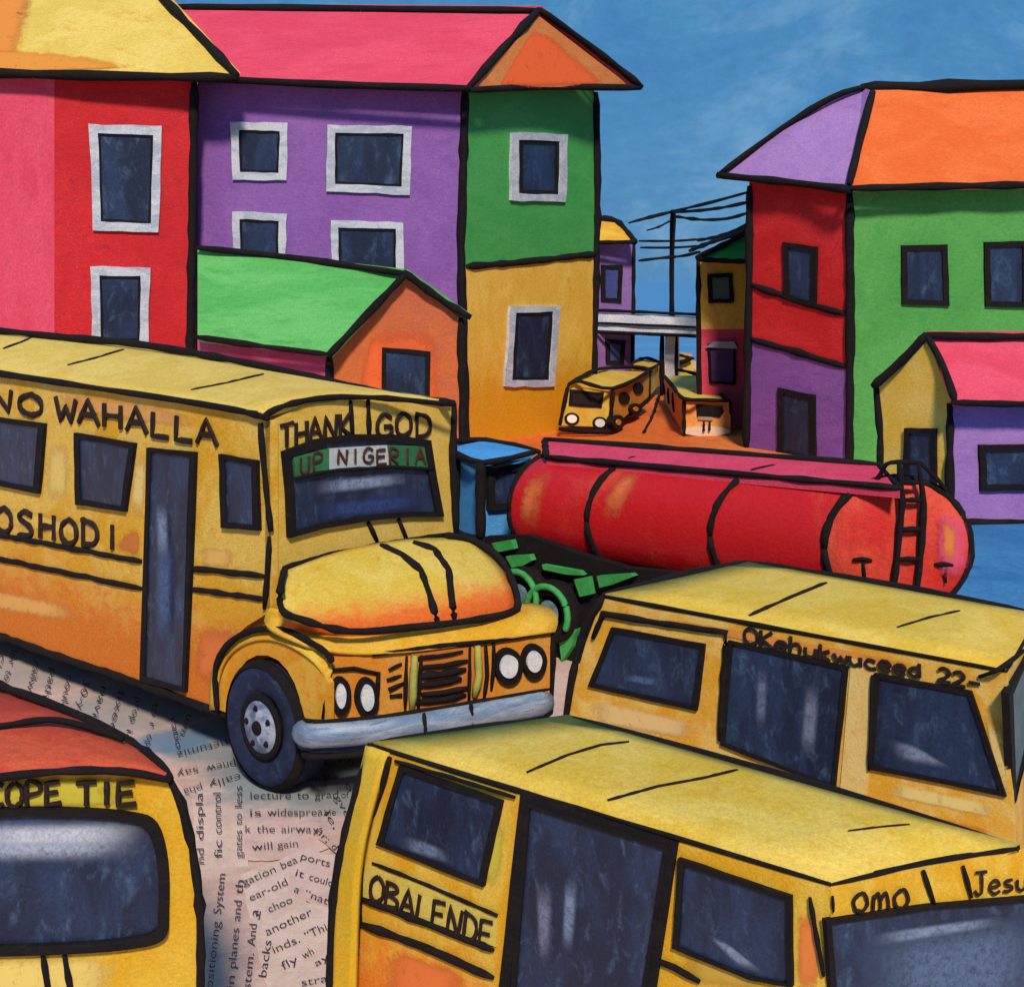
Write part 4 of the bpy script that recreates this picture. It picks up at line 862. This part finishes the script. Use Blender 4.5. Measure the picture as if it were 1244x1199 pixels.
# ================================================================ VAN, lower middle
def roof_pt(px, py, r): return P(px, py, F*(CH-r)/(py-HY))
vy = paint((216, 180, 62), (222, 192, 88), (210, 166, 46), sc=VS*.8, stretch=(1, 1, 1), grain=.12)
vs_m = paint((218, 162, 34), (222, 184, 66), (198, 168, 50), sc=VS*.6, stretch=(1.3, 1.3, .6), zramp=(.1, .9, (216, 122, 40)), grain=.11, thresh=(.4, .6))
def van_roof(parent, quad, r, mat, bulge=.05):
    """quad: near-left, far-left, far-right, near-right"""
    a, b, c, d = [roof_pt(x, y, r) for x, y in quad]; rows = []; n_ = 6
    vs = []
    for i in range(n_+1):
        for j in range(n_+1):
            u, v = i/n_, j/n_
            p = (a*(1-u)+d*u)*(1-v)+(b*(1-u)+c*u)*v
            p = p+Vector((0, 0, bulge*(1-(2*u-1)**4)*(1-(2*v-1)**4))); vs.append(p)
    fs = [[i*(n_+1)+j, (i+1)*(n_+1)+j, (i+1)*(n_+1)+j+1, i*(n_+1)+j+1] for i in range(n_) for j in range(n_)]
    o = mesh('roof', vs, fs, mat, parent, smooth=True); m = o.modifiers.new('t', 'SOLIDIFY'); m.thickness = .05; m.offset = 0
    return a, b, c, d, o
van = thing('van', 'yellow minibus van nearest the viewer, lettered OBALENDE, its roof filling the bottom right', 'van', roof_pt(700, 1000, 1.9).xy.to_3d(), 'yellow vans in the foreground')
RQ = [(452, 905), (688, 872), (1238, 1030), (1010, 1074)]
a, b, c, d, vr1 = van_roof(van, RQ, 1.9, vy)
VSP = V(a.to_2d(), d.to_2d()); VFP = V(d.to_2d(), c.to_2d())
slab('side_panel', VSP, [(470, 915), (640, 962), (800, 1010), (1010, 1074), (1006, 1260), (430, 1300), (434, 1100), (446, 1000)], 0, .06, vs_m, van)
slab('front_panel', VFP, [(1010, 1074), (1238, 1032), (1300, 1020), (1300, 1280), (1006, 1260)], 0, .06, vs_m, van)
prism('van_body', [Vector((v.x, v.y, 1.85)) for v in (a+Vector((.1, .12, 0)), d+Vector((-.05, .15, 0)), c+Vector((-.1, .1, 0)), b+Vector((0, -.05, 0)))],
      [Vector((v.x, v.y, .3)) for v in (a+Vector((.1, .12, 0)), d+Vector((-.05, .15, 0)), c+Vector((-.1, .1, 0)), b+Vector((0, -.05, 0)))], vs_m, van)
ra = VSP.pt(470, 915); 
rear = patch('rear_corner', [[(446, 905, a.y), (434, 960, a.y+.02), (412, 1040, a.y+.03), (404, 1110, a.y+.03), (398, 1300, a.y+.03)],
                             [(474, 914, ra.y-.02), (458, 960, ra.y-.05), (438, 1040, ra.y-.02), (434, 1110, ra.y-.02), (430, 1300, ra.y)]], paint((212, 168, 36), (206, 176, 60), (190, 170, 50), sc=.5, stretch=(1, 1, .5)), van)
o_ = a.y
line3('rear_edge', [(450, 904, o_), (438, 945, o_), (420, 1010, o_), (408, 1070, o_), (403, 1120, o_), (400, 1210, o_)], 10, van, .6)
line('pillar_edge', VSP, [(473, 920), (462, 960), (444, 1010), (438, 1036), (437, 1090), (428, 1199), (427, 1240)], 9, van, .6, off=.03)
tube('gutter', [a, a.lerp(d, .3)+Vector((0, 0, -.005)), a.lerp(d, .6), d], 7, black(.6), van)
tube('gutter', [a+Vector((0, 0, .01)), a.lerp(b, .5)+Vector((0, 0, .03)), b], 6, black(.6), van); tube('gutter', [d, d.lerp(c, .5)+Vector((0, 0, .02)), c], 6, black(.6), van); tube('gutter', [b, b.lerp(c, .5)+Vector((0, 0, .03)), c], 11, black(.6), van)
RP = Pl((0, 0, 1.965), (0, 0, 1))
for pts, w in (([(640, 938), (690, 917), (730, 905), (764, 901)], 4), ([(738, 972), (800, 955), (855, 945), (896, 935)], 4), ([(1030, 1009), (1070, 1004), (1105, 1001)], 2.5)): on(vr1, pts, w, vr1, 'roof_seam', .6)
for q_, c_ in (([(444, 1036), (600, 1094), (600, 1118), (440, 1060)], (226, 196, 96)), ([(440, 1130), (600, 1180), (600, 1240), (430, 1240)], (222, 118, 50)), ([(580, 960), (632, 975), (612, 1110), (576, 1100)], (204, 186, 62)),
               ([(960, 1070), (1004, 1085), (1004, 1240), (958, 1240)], (226, 128, 56)), ([(805, 1130), (960, 1180), (960, 1230), (790, 1200)], (196, 158, 52))):
    colour_film(VSP, q_, .004, van, .6, c_, 'stain', .42, True)
def vwin2(pl, poly, parent, seal=8, name='window', sc=.6):
    w = ring(name, pl, lerp_ring(poly, 5, .5), lerp_ring(inset(poly, seal), 5, .5), .035, .045, black(sc), parent)
    slab('pane', pl, inset(poly, seal-1), .015, .02, navy(sc), w); return w
w = vwin2(VSP, [(484, 930), (609, 974), (586, 1078), (456, 1026)], van)
colour_film(VSP, [(484, 1008), (545, 1030), (556, 1056), (480, 1032)], .02, w, .6, (104, 122, 152))
for pts, w_ in (([(480, 924), (560, 948), (626, 968)], 5), ([(452, 1048), (520, 1075), (604, 1112)], 5), ([(440, 1092), (520, 1122), (600, 1154)], 8), ([(438, 1122), (520, 1152), (600, 1188)], 9)): line('belt_rail', VSP, pts, w_, van, .6, off=.02)
slab('name_board', VSP, [(442, 1052), (456, 1052), (604, 1112), (602, 1150), (440, 1092)], .012, .02, paint((208, 186, 84), (212, 190, 92), (196, 170, 60), sc=.5), van)
letter(van, VSP, 'OBALENDE', (451, 1062), (600, 1122), 30, 34, 5.5, gap=.12, slant=.12, off=.025)
dr = ring('sliding_door', VSP, lerp_ring([(632, 962), (822, 1024), (790, 1240), (600, 1250)], 5, .5), lerp_ring([(644, 976), (806, 1028), (776, 1240), (612, 1250)], 5, .5), .03, .04, black(.6), van)
slab('door_skin', VSP, [(638, 970), (812, 1026), (782, 1240), (606, 1250)], .01, .03, paint((214, 166, 34), (214, 140, 44), sc=.5), dr)
w = vwin2(VSP, [(638, 975), (812, 1028), (778, 1240), (616, 1250)], van, 6, 'door_window'); 
colour_film(VSP, [(648, 1060), (676, 1066), (672, 1180), (652, 1180)], .03, w, .6, (110, 116, 140)); colour_film(VSP, [(684, 1058), (706, 1060), (698, 1165), (680, 1160)], .03, w, .6, (116, 136, 166))
w = vwin2(VSP, [(823, 1043), (960, 1090), (962, 1200), (910, 1190), (816, 1152)], van, 7)
colour_film(VSP, [(850, 1130), (880, 1140), (936, 1186), (900, 1180)], .02, w, .6, (130, 146, 172))
line('body_seam', VSP, [(785, 1162), (820, 1175), (850, 1192)], 8, van, .6, off=.02)
line('corner_edge', VSP, [(984, 1090), (990, 1125), (1000, 1185)], 6, van, .6, off=.02)
line('corner_edge', VFP, [(1012, 1088), (1013, 1108)], 4, van, .6, off=.02)
w = vwin2(VFP, [(1004, 1119), (1130, 1100), (1290, 1087), (1290, 1260), (1014, 1260)], van, 7, 'windscreen')
colour_film(VFP, [(1020, 1120), (1300, 1086), (1300, 1230), (1020, 1240)], .018, w, .5, (84, 104, 136))
colour_film(VFP, [(1040, 1134), (1230, 1108), (1236, 1124), (1042, 1156)], .02, w, .6, (120, 138, 166))
line('body_seam', VFP, [(1122, 1058), (1136, 1098)], 7, van, .6, off=.02); line('body_seam', VFP, [(1170, 1052), (1180, 1090)], 7, van, .6, off=.02)
letter(van, VFP, 'omo', (1036, 1086), (1106, 1080), 22, 22, 5, off=.02, gap=.2)
letter(van, VFP, 'Jesu', (1184, 1060), (1250, 1058), 28, 22, 4, off=.02, gap=.12)

# ================================================================ VAN, right
van2 = thing('van', 'yellow van at the right edge with three dark side windows and a signed roof rail', 'van', roof_pt(1000, 790, 2.1).xy.to_3d(), 'yellow vans in the foreground')
a, b, c, d, vr2 = van_roof(van2, [(733, 724), (908, 684), (1262, 748), (1222, 815)], 2.1, vy, .06)
V2 = V(a.to_2d(), d.to_2d()); V2F = V(d.to_2d(), c.to_2d())
s2 = paint((218, 160, 44), (224, 186, 96), (216, 138, 48), sc=VS*.7, stretch=(1, 1, 1), grain=.11, thresh=(.4, .6))
slab('side_panel', V2, [(733, 724), (980, 768), (1222, 815), (1236, 1110), (1000, 1040), (690, 925), (692, 850), (712, 780)], 0, .06, s2, van2)
slab('front_panel', V2F, [(1222, 815), (1262, 752), (1266, 1000), (1236, 1100)], 0, .06, s2, van2)
prism('van_body', [Vector((v.x, v.y, 2.05)) for v in (a+Vector((.15, .1, 0)), d+Vector((-.1, .15, 0)), c+Vector((-.1, -.1, 0)), b+Vector((0, -.1, 0)))],
      [Vector((v.x, v.y, .3)) for v in (a+Vector((.15, .1, 0)), d+Vector((-.1, .15, 0)), c+Vector((-.1, -.1, 0)), b+Vector((0, -.1, 0)))], s2, van2)
tube('gutter', [a, a.lerp(d, .35), a.lerp(d, .7), d], 6, black(VS), van2); tube('gutter', [a, a.lerp(b, .5)+Vector((0, 0, .03)), b], 10, black(VS), van2); tube('gutter', [b, b.lerp(c, .5)+Vector((0, 0, .03)), c], 11, black(VS), van2); tube('gutter', [d, c], 7, black(VS), van2)
line('rear_edge', V2, [(733, 724), (712, 760), (702, 790), (694, 830), (686, 880)], 9, van2, VS, off=.02)
line('door_edge', V2, [(720, 775), (733, 745), (800, 757), (882, 768), (880, 820), (874, 900)], 8, van2, VS, off=.02)
RP2 = Pl((0, 0, 1.99), (0, 0, 1))
for pts, w in (([(910, 748), (960, 726), (1004, 708)], 5), ([(1090, 762), (1130, 750), (1166, 742)], 3.5)): on(vr2, pts, w, vr2, 'roof_seam', VS)
w = vwin2(V2, [(742, 762), (856, 783), (846, 864), (714, 834)], van2, 7, sc=VS); colour_film(V2, [(756, 815), (810, 824), (806, 838), (752, 828)], .03, w, VS, (70, 96, 136))
dr = vwin2(V2, [(884, 778), (1030, 810), (1014, 960), (874, 905)], van2, 6, 'door_window', sc=VS)
colour_film(V2, [(918, 800), (936, 804), (932, 896), (914, 890)], .03, dr, VS, (96, 110, 142)); colour_film(V2, [(976, 820), (1000, 826), (992, 930), (968, 925)], .03, dr, VS, (110, 120, 146))
slab('door_post', V2, [(1034, 800), (1064, 808), (1052, 975), (1020, 965)], .012, .02, paint((216, 178, 100), (220, 190, 120), (214, 164, 70), sc=.4, stretch=(1, 1, .5)), van2)  # paler tone paints the highlight on this post
w = vwin2(V2, [(1062, 818), (1180, 840), (1222, 968), (1054, 934)], van2, 7, sc=VS); colour_film(V2, [(1070, 893), (1110, 902), (1170, 940), (1084, 926)], .03, w, VS, (120, 132, 160))
line('door_edge', V2, [(1060, 820), (1056, 936)], 5, van2, VS, off=.03)
tube('sill', [V2.pt(x, y, .03) for x, y in ((686, 878), (800, 912), (1000, 975))], 9, black(VS), van2)
for q_, c_ in (([(694, 838), (880, 880), (870, 912), (690, 880)], (226, 190, 124)), ([(1056, 940), (1240, 980), (1240, 1006), (1040, 962)], (226, 200, 120)), ([(1050, 968), (1240, 1010), (1240, 1040), (1040, 990)], (214, 126, 44)), ([(1190, 850), (1222, 860), (1234, 990), (1212, 980)], (222, 190, 110)), ([(740, 735), (1200, 818), (1200, 836), (740, 750)], (218, 140, 62))):
    colour_film(V2, q_, .008, van2, VS, c_, 'stain', .35, True)
letter(van2, V2, 'OKehukwuceed 22-', (904, 762), (1192, 822), 20, 17, 4.8, gap=.04, off=.02)
# windscreen corner at the picture's edge
w = ring('windscreen', V2F, [(1226, 842), (1240, 818), (1257, 788), (1260, 880), (1246, 930), (1232, 978)], inset([(1226, 842), (1240, 818), (1257, 788), (1260, 880), (1246, 930), (1232, 978)], 5), .05, .06, black(VS), van2)
slab('pane', V2F, inset([(1226, 842), (1240, 818), (1257, 788), (1260, 880), (1246, 930), (1232, 978)], 4), .02, .03, paint((84, 104, 112), sc=.6), w)
line3('wiper_arm', [(1190, 822, 9.9), (1215, 812, 9.75), (1244, 790, 9.9)], 6, van2, VS)
for vv, pl_, xs in ((van2, V2, (.14, .85)), (van, VSP, (.16, .84))):
    for f_ in xs:
        aa, dd = (a, d) if vv is van2 else (roof_pt(*RQ[0], 1.9), roof_pt(*RQ[3], 1.9))
        cc = aa.lerp(dd, f_)-pl_.n*.12; cc.z = .30; wheel(cc, pl_.n, .30, .2, vv)

# ================================================================ BUS, lower left corner
cb = thing('minibus', 'yellow minibus with red roof at the lower left corner, big windscreen towards us', 'minibus', grounded(30, 7.4))
CF = Vz(-200, 7.15, 205, 7.35)
slab('front_panel', CF, [(-240, 960), (0, 944), (90, 938), (150, 942), (208, 952), (226, 1000), (240, 1060), (244, 1130), (246, 1320), (-240, 1320)], 0, .07, paint((212, 160, 30), (214, 172, 50), (204, 170, 56), sc=.6, stretch=(1, 1, .6), grain=.1), cb)
colour_film(CF, [(-200, 940), (225, 940), (225, 985), (-200, 990)], .008, cb, .5, (190, 176, 48), 'stain', .3, True)
patch('roof', [
 [(-240, 962, 7.1), (-60, 948, 7.15), (60, 936, 7.22), (150, 935, 7.28), (208, 945, 7.32)],
 [(-240, 900, 7.7), (-80, 886, 7.7), (50, 874, 7.7), (120, 884, 7.7), (196, 930, 7.55)],
 [(-260, 860, 8.4), (-100, 846, 8.4), (0, 850, 8.3), (80, 872, 8.1), (170, 912, 7.8)],
 [(-300, 800, 9.4), (-150, 800, 9.4), (-20, 834, 9.0), (60, 858, 8.6), (160, 904, 8.0)]],
 paint((186, 62, 46), (196, 82, 50), (172, 54, 44), sc=.7, stretch=(.5, 1, 1), grain=.14), cb, th=.05)
a_, b_ = CF.pt(-235, 1000, -.1), CF.pt(200, 1000, -.1)
upright('minibus_body', [(a_.x, a_.y), (b_.x-.03, b_.y), (b_.x-1.0, b_.y+1.0), (a_.x-1.2, a_.y+1.6)], .3, 1.95, gold, cb)
line3('roof_edge', [(-60, 806, 8.9), (0, 833, 8.6), (50, 851, 8.3), (105, 874, 8.0), (160, 902, 7.7), (192, 926, 7.45), (208, 946, 7.3)], 11, cb, .6)
line3('roof_edge', [(-120, 962, 7.1), (0, 944, 7.14), (90, 936, 7.2), (160, 938, 7.25), (208, 948, 7.3)], 9, cb, .6)
line3('roof_rib', [(-60, 888, 7.62), (0, 882, 7.63), (60, 874, 7.64), (110, 884, 7.62), (150, 898, 7.58)], 8, cb, .6)
line('corner_edge', CF, [(206, 946), (220, 975), (234, 1030), (243, 1100), (244, 1160), (243, 1240)], 12, cb, .6, off=.02)
wsq = [(-220, 1010), (-100, 995), (0, 984), (90, 984), (160, 990), (190, 1004), (203, 1050), (204, 1110), (198, 1142), (150, 1154), (60, 1160), (-100, 1164), (-220, 1166)]
ins = [(-214, 1020), (-100, 1004), (0, 993), (90, 993), (155, 999), (180, 1012), (191, 1052), (192, 1106), (186, 1132), (146, 1142), (60, 1148), (-100, 1152), (-214, 1154)]
wsq, ins = round2(wsq), round2(ins)
w = ring('windscreen', CF, wsq, ins, .05, .07, black(.6), cb)
slab('pane', CF, inset(ins, -2), .015, .02, navy(.6), w)
colour_film(CF, [(-100, 994), (200, 990), (186, 1050), (-100, 1054)], .025, w, .4, (164, 174, 196))
colour_film(CF, [(-60, 1000), (196, 996), (180, 1030), (-60, 1034)], .03, w, .3, (186, 192, 206))
colour_film(CF, [(-200, 1156), (196, 1150), (190, 1230), (-200, 1240)], .008, cb, .5, (222, 196, 104), 'stain', .3, True)
line('body_seam', CF, [(52, 1160), (60, 1215)], 8, cb, .6, off=.02); line('body_seam', CF, [(78, 1160), (88, 1215)], 8, cb, .6, off=.02)
letter(cb, CF, 'COPE', (-16, 952), (74, 949), 30, 27, 6, off=.03, gap=.14)
letter(cb, CF, 'TIE', (92, 950), (166, 949), 28, 28, 6.5, off=.03, gap=.0)

# ================================================================ PASTED NEWSPAPER ON THE ROAD
pap = [paper_mat((208, 174, 162), (218, 188, 176)), paper_mat((200, 164, 152), (212, 180, 166)), paper_mat((212, 184, 168), (222, 196, 182))]
ink = paint((58, 50, 56), (70, 62, 66), (48, 42, 48), sc=.5, grain=.2, bump=0)
def glyph_mesh(text):
    cu = bpy.data.curves.new('t', 'FONT'); cu.body = text; cu.size = 1; cu.resolution_u = 3; cu.offset = -.008
    o = bpy.data.objects.new('t', cu); C.objects.link(o); bpy.context.view_layer.update()
    dg = bpy.context.evaluated_depsgraph_get(); me = bpy.data.meshes.new_from_object(o.evaluated_get(dg))
    bpy.data.objects.remove(o); bpy.data.curves.remove(cu); return me
def printed(parent, text, a, b, h, zz):
    """one printed word run from a to b (picture px of its baseline), letter height h, lying on the paper"""
    if ' ' in text:                                   # one mesh per word
        n_ = len(text); k = 0
        for wd in text.split(' '):
            f0 = k/n_; f1 = (k+len(wd))/n_; k += len(wd)+1
            p0 = (a[0]+(b[0]-a[0])*f0, a[1]+(b[1]-a[1])*f0); p1 = (a[0]+(b[0]-a[0])*f1, a[1]+(b[1]-a[1])*f1)
            if wd: printed(parent, wd, p0, p1, h, zz)
        return
    me = glyph_mesh(text); xs = [v.co.x for v in me.vertices]; x1 = max(xs)
    dx, dy = b[0]-a[0], b[1]-a[1]; l_ = math.hypot(dx, dy); ux, uy = dx/l_, dy/l_; nx, ny = uy, -ux
    o0 = origin(parent)
    for v in me.vertices:
        s = v.co.x/x1; t_ = v.co.y*h/.52; X = a[0]+dx*s+nx*t_; Y = a[1]+dy*s+ny*t_
        g_ = G(X, Y); v.co = Vector((g_.x, g_.y, zz))-o0
    me.materials.clear(); me.materials.append(ink)
    o = bpy.data.objects.new('printed_text', me); link(o, parent); return o
scraps = [
 ('newsprint strip running alongside the long bus, its columns read downwards', 0, [(-40, 776), (60, 792), (200, 846), (262, 880), (276, 926), (216, 944), (150, 905), (60, 862), (-40, 812)],
  [('Cl', (-2, 796), (-6, 812), 9), ('lor to', (14, 792), (4, 830), 10), ('railw', (42, 806), (32, 842), 10), ('path', (62, 814), (52, 850), 10), ('could', (82, 822), (72, 866), 10), ('30-ye', (102, 828), (90, 874), 10),
   ('navig', (124, 836), (108, 884), 10), ('fixed', (144, 842), (132, 892), 10), ('prop ic', (166, 850), (150, 904), 10), ('to r op', (186, 858), (176, 910), 10)]),
 ('newsprint scrap by the bus wheel with its words upside down', 1, [(196, 866), (262, 868), (292, 900), (300, 950), (236, 974), (212, 946)],
  [('tem', (228, 870), (218, 896), 10), ('ratio', (206, 876), (214, 914), 10), ('nctumiz', (276, 902), (214, 918), 10), ('pnew say', (286, 928), (214, 942), 10), ('cally pha', (292, 944), (222, 964), 10)]),
 ('newsprint scrap reading fic control, its lines running upwards', 2, [(232, 960), (296, 950), (302, 1056), (240, 1062)],
  [('nd displa', (248, 1056), (246, 968), 11), ('fic control', (270, 1048), (268, 968), 12), ('gates to less', (294, 1048), (294, 960), 11)]),
 ('newsprint scrap below the bumper reading is widespread and the airwaves', 0, [(296, 930), (440, 915), (432, 980), (404, 1030), (368, 1046), (296, 1048)],
  [('ups t. w', (368, 938), (416, 932), 10), ('release', (362, 955), (412, 952), 10), ('lecture to grad', (303, 976), (411, 975), 11), ('is widesprea', (302, 997), (392, 996), 11), ('k the airwa', (297, 1017), (378, 1017), 11), ('will gain', (306, 1039), (362, 1034), 10), ('of', (414, 975), (424, 975), 10), ('ble', (394, 997), (408, 996), 10), ('ys', (380, 1017), (392, 1017), 10)]),
 ('long newsprint strip at the bottom reading Positioning System, running upwards', 1, [(240, 1060), (300, 1056), (330, 1120), (330, 1260), (236, 1260)],
  [('ositioning System', (258, 1210), (274, 1068), 12), ('in planes and th', (284, 1210), (296, 1076), 12), ('stem. And a', (304, 1210), (314, 1112), 12), ('backs', (323, 1196), (330, 1150), 12)]),
 ('newsprint scrap with lines rising to the right, reading another', 2, [(292, 1066), (360, 1040), (372, 1100), (408, 1110), (404, 1230), (330, 1230), (306, 1130)],
  [('gation bea', (296, 1083), (362, 1054), 11), ('ear-old', (304, 1102), (350, 1081), 11), ('y choo', (312, 1122), (356, 1103), 11), ('another', (324, 1144), (380, 1118), 12), ('inds. \u201cThi', (332, 1166), (398, 1137), 12), ('fly wh', (344, 1186), (382, 1166), 12), ('ay', (384, 1182), (400, 1172), 10), ('stra', (366, 1206), (398, 1200), 11)]),
 ('newsprint scrap with lines sinking to the right, reading it could', 0, [(352, 1034), (410, 1044), (406, 1110), (350, 1092)],
  [('ports', (364, 1050), (400, 1060), 11), ('it could', (357, 1070), (403, 1084), 11), ('a \u201cnati', (356, 1090), (400, 1107), 11)]),
 ('narrow newsprint scrap beside the yellow van, its words slanting steeply down', 1, [(400, 940), (440, 915), (430, 990), (412, 1044), (386, 1022)],
  [('gatin', (396, 912), (428, 936), 9), ('o', (418, 958), (424, 968), 9), ('gve', (406, 974), (420, 1000), 10), ('le,', (392, 994), (406, 1014), 10), ('ur; d', (382, 1016), (406, 1040), 10)]),
]
for i, (lb, mi, poly, words) in enumerate(scraps):
    cx_ = sum(p[0] for p in poly)/len(poly); cy_ = sum(p[1] for p in poly)/len(poly); zz = .006+.005*i
    t = thing('newspaper_scrap', lb, 'newspaper', G(cx_, cy_), 'torn newsprint pasted on the road')
    jp = jag(poly, 7, 1.2); top = [G(x, y) for x, y in jp]
    prism('paper', [Vector((v.x, v.y, zz)) for v in top], [Vector((v.x, v.y, zz-.004)) for v in top], pap[mi], t)
    for tx, a_, b_, h in words: printed(t, tx, a_, b_, h*.62, .006+.005*len(scraps)+.001*i)
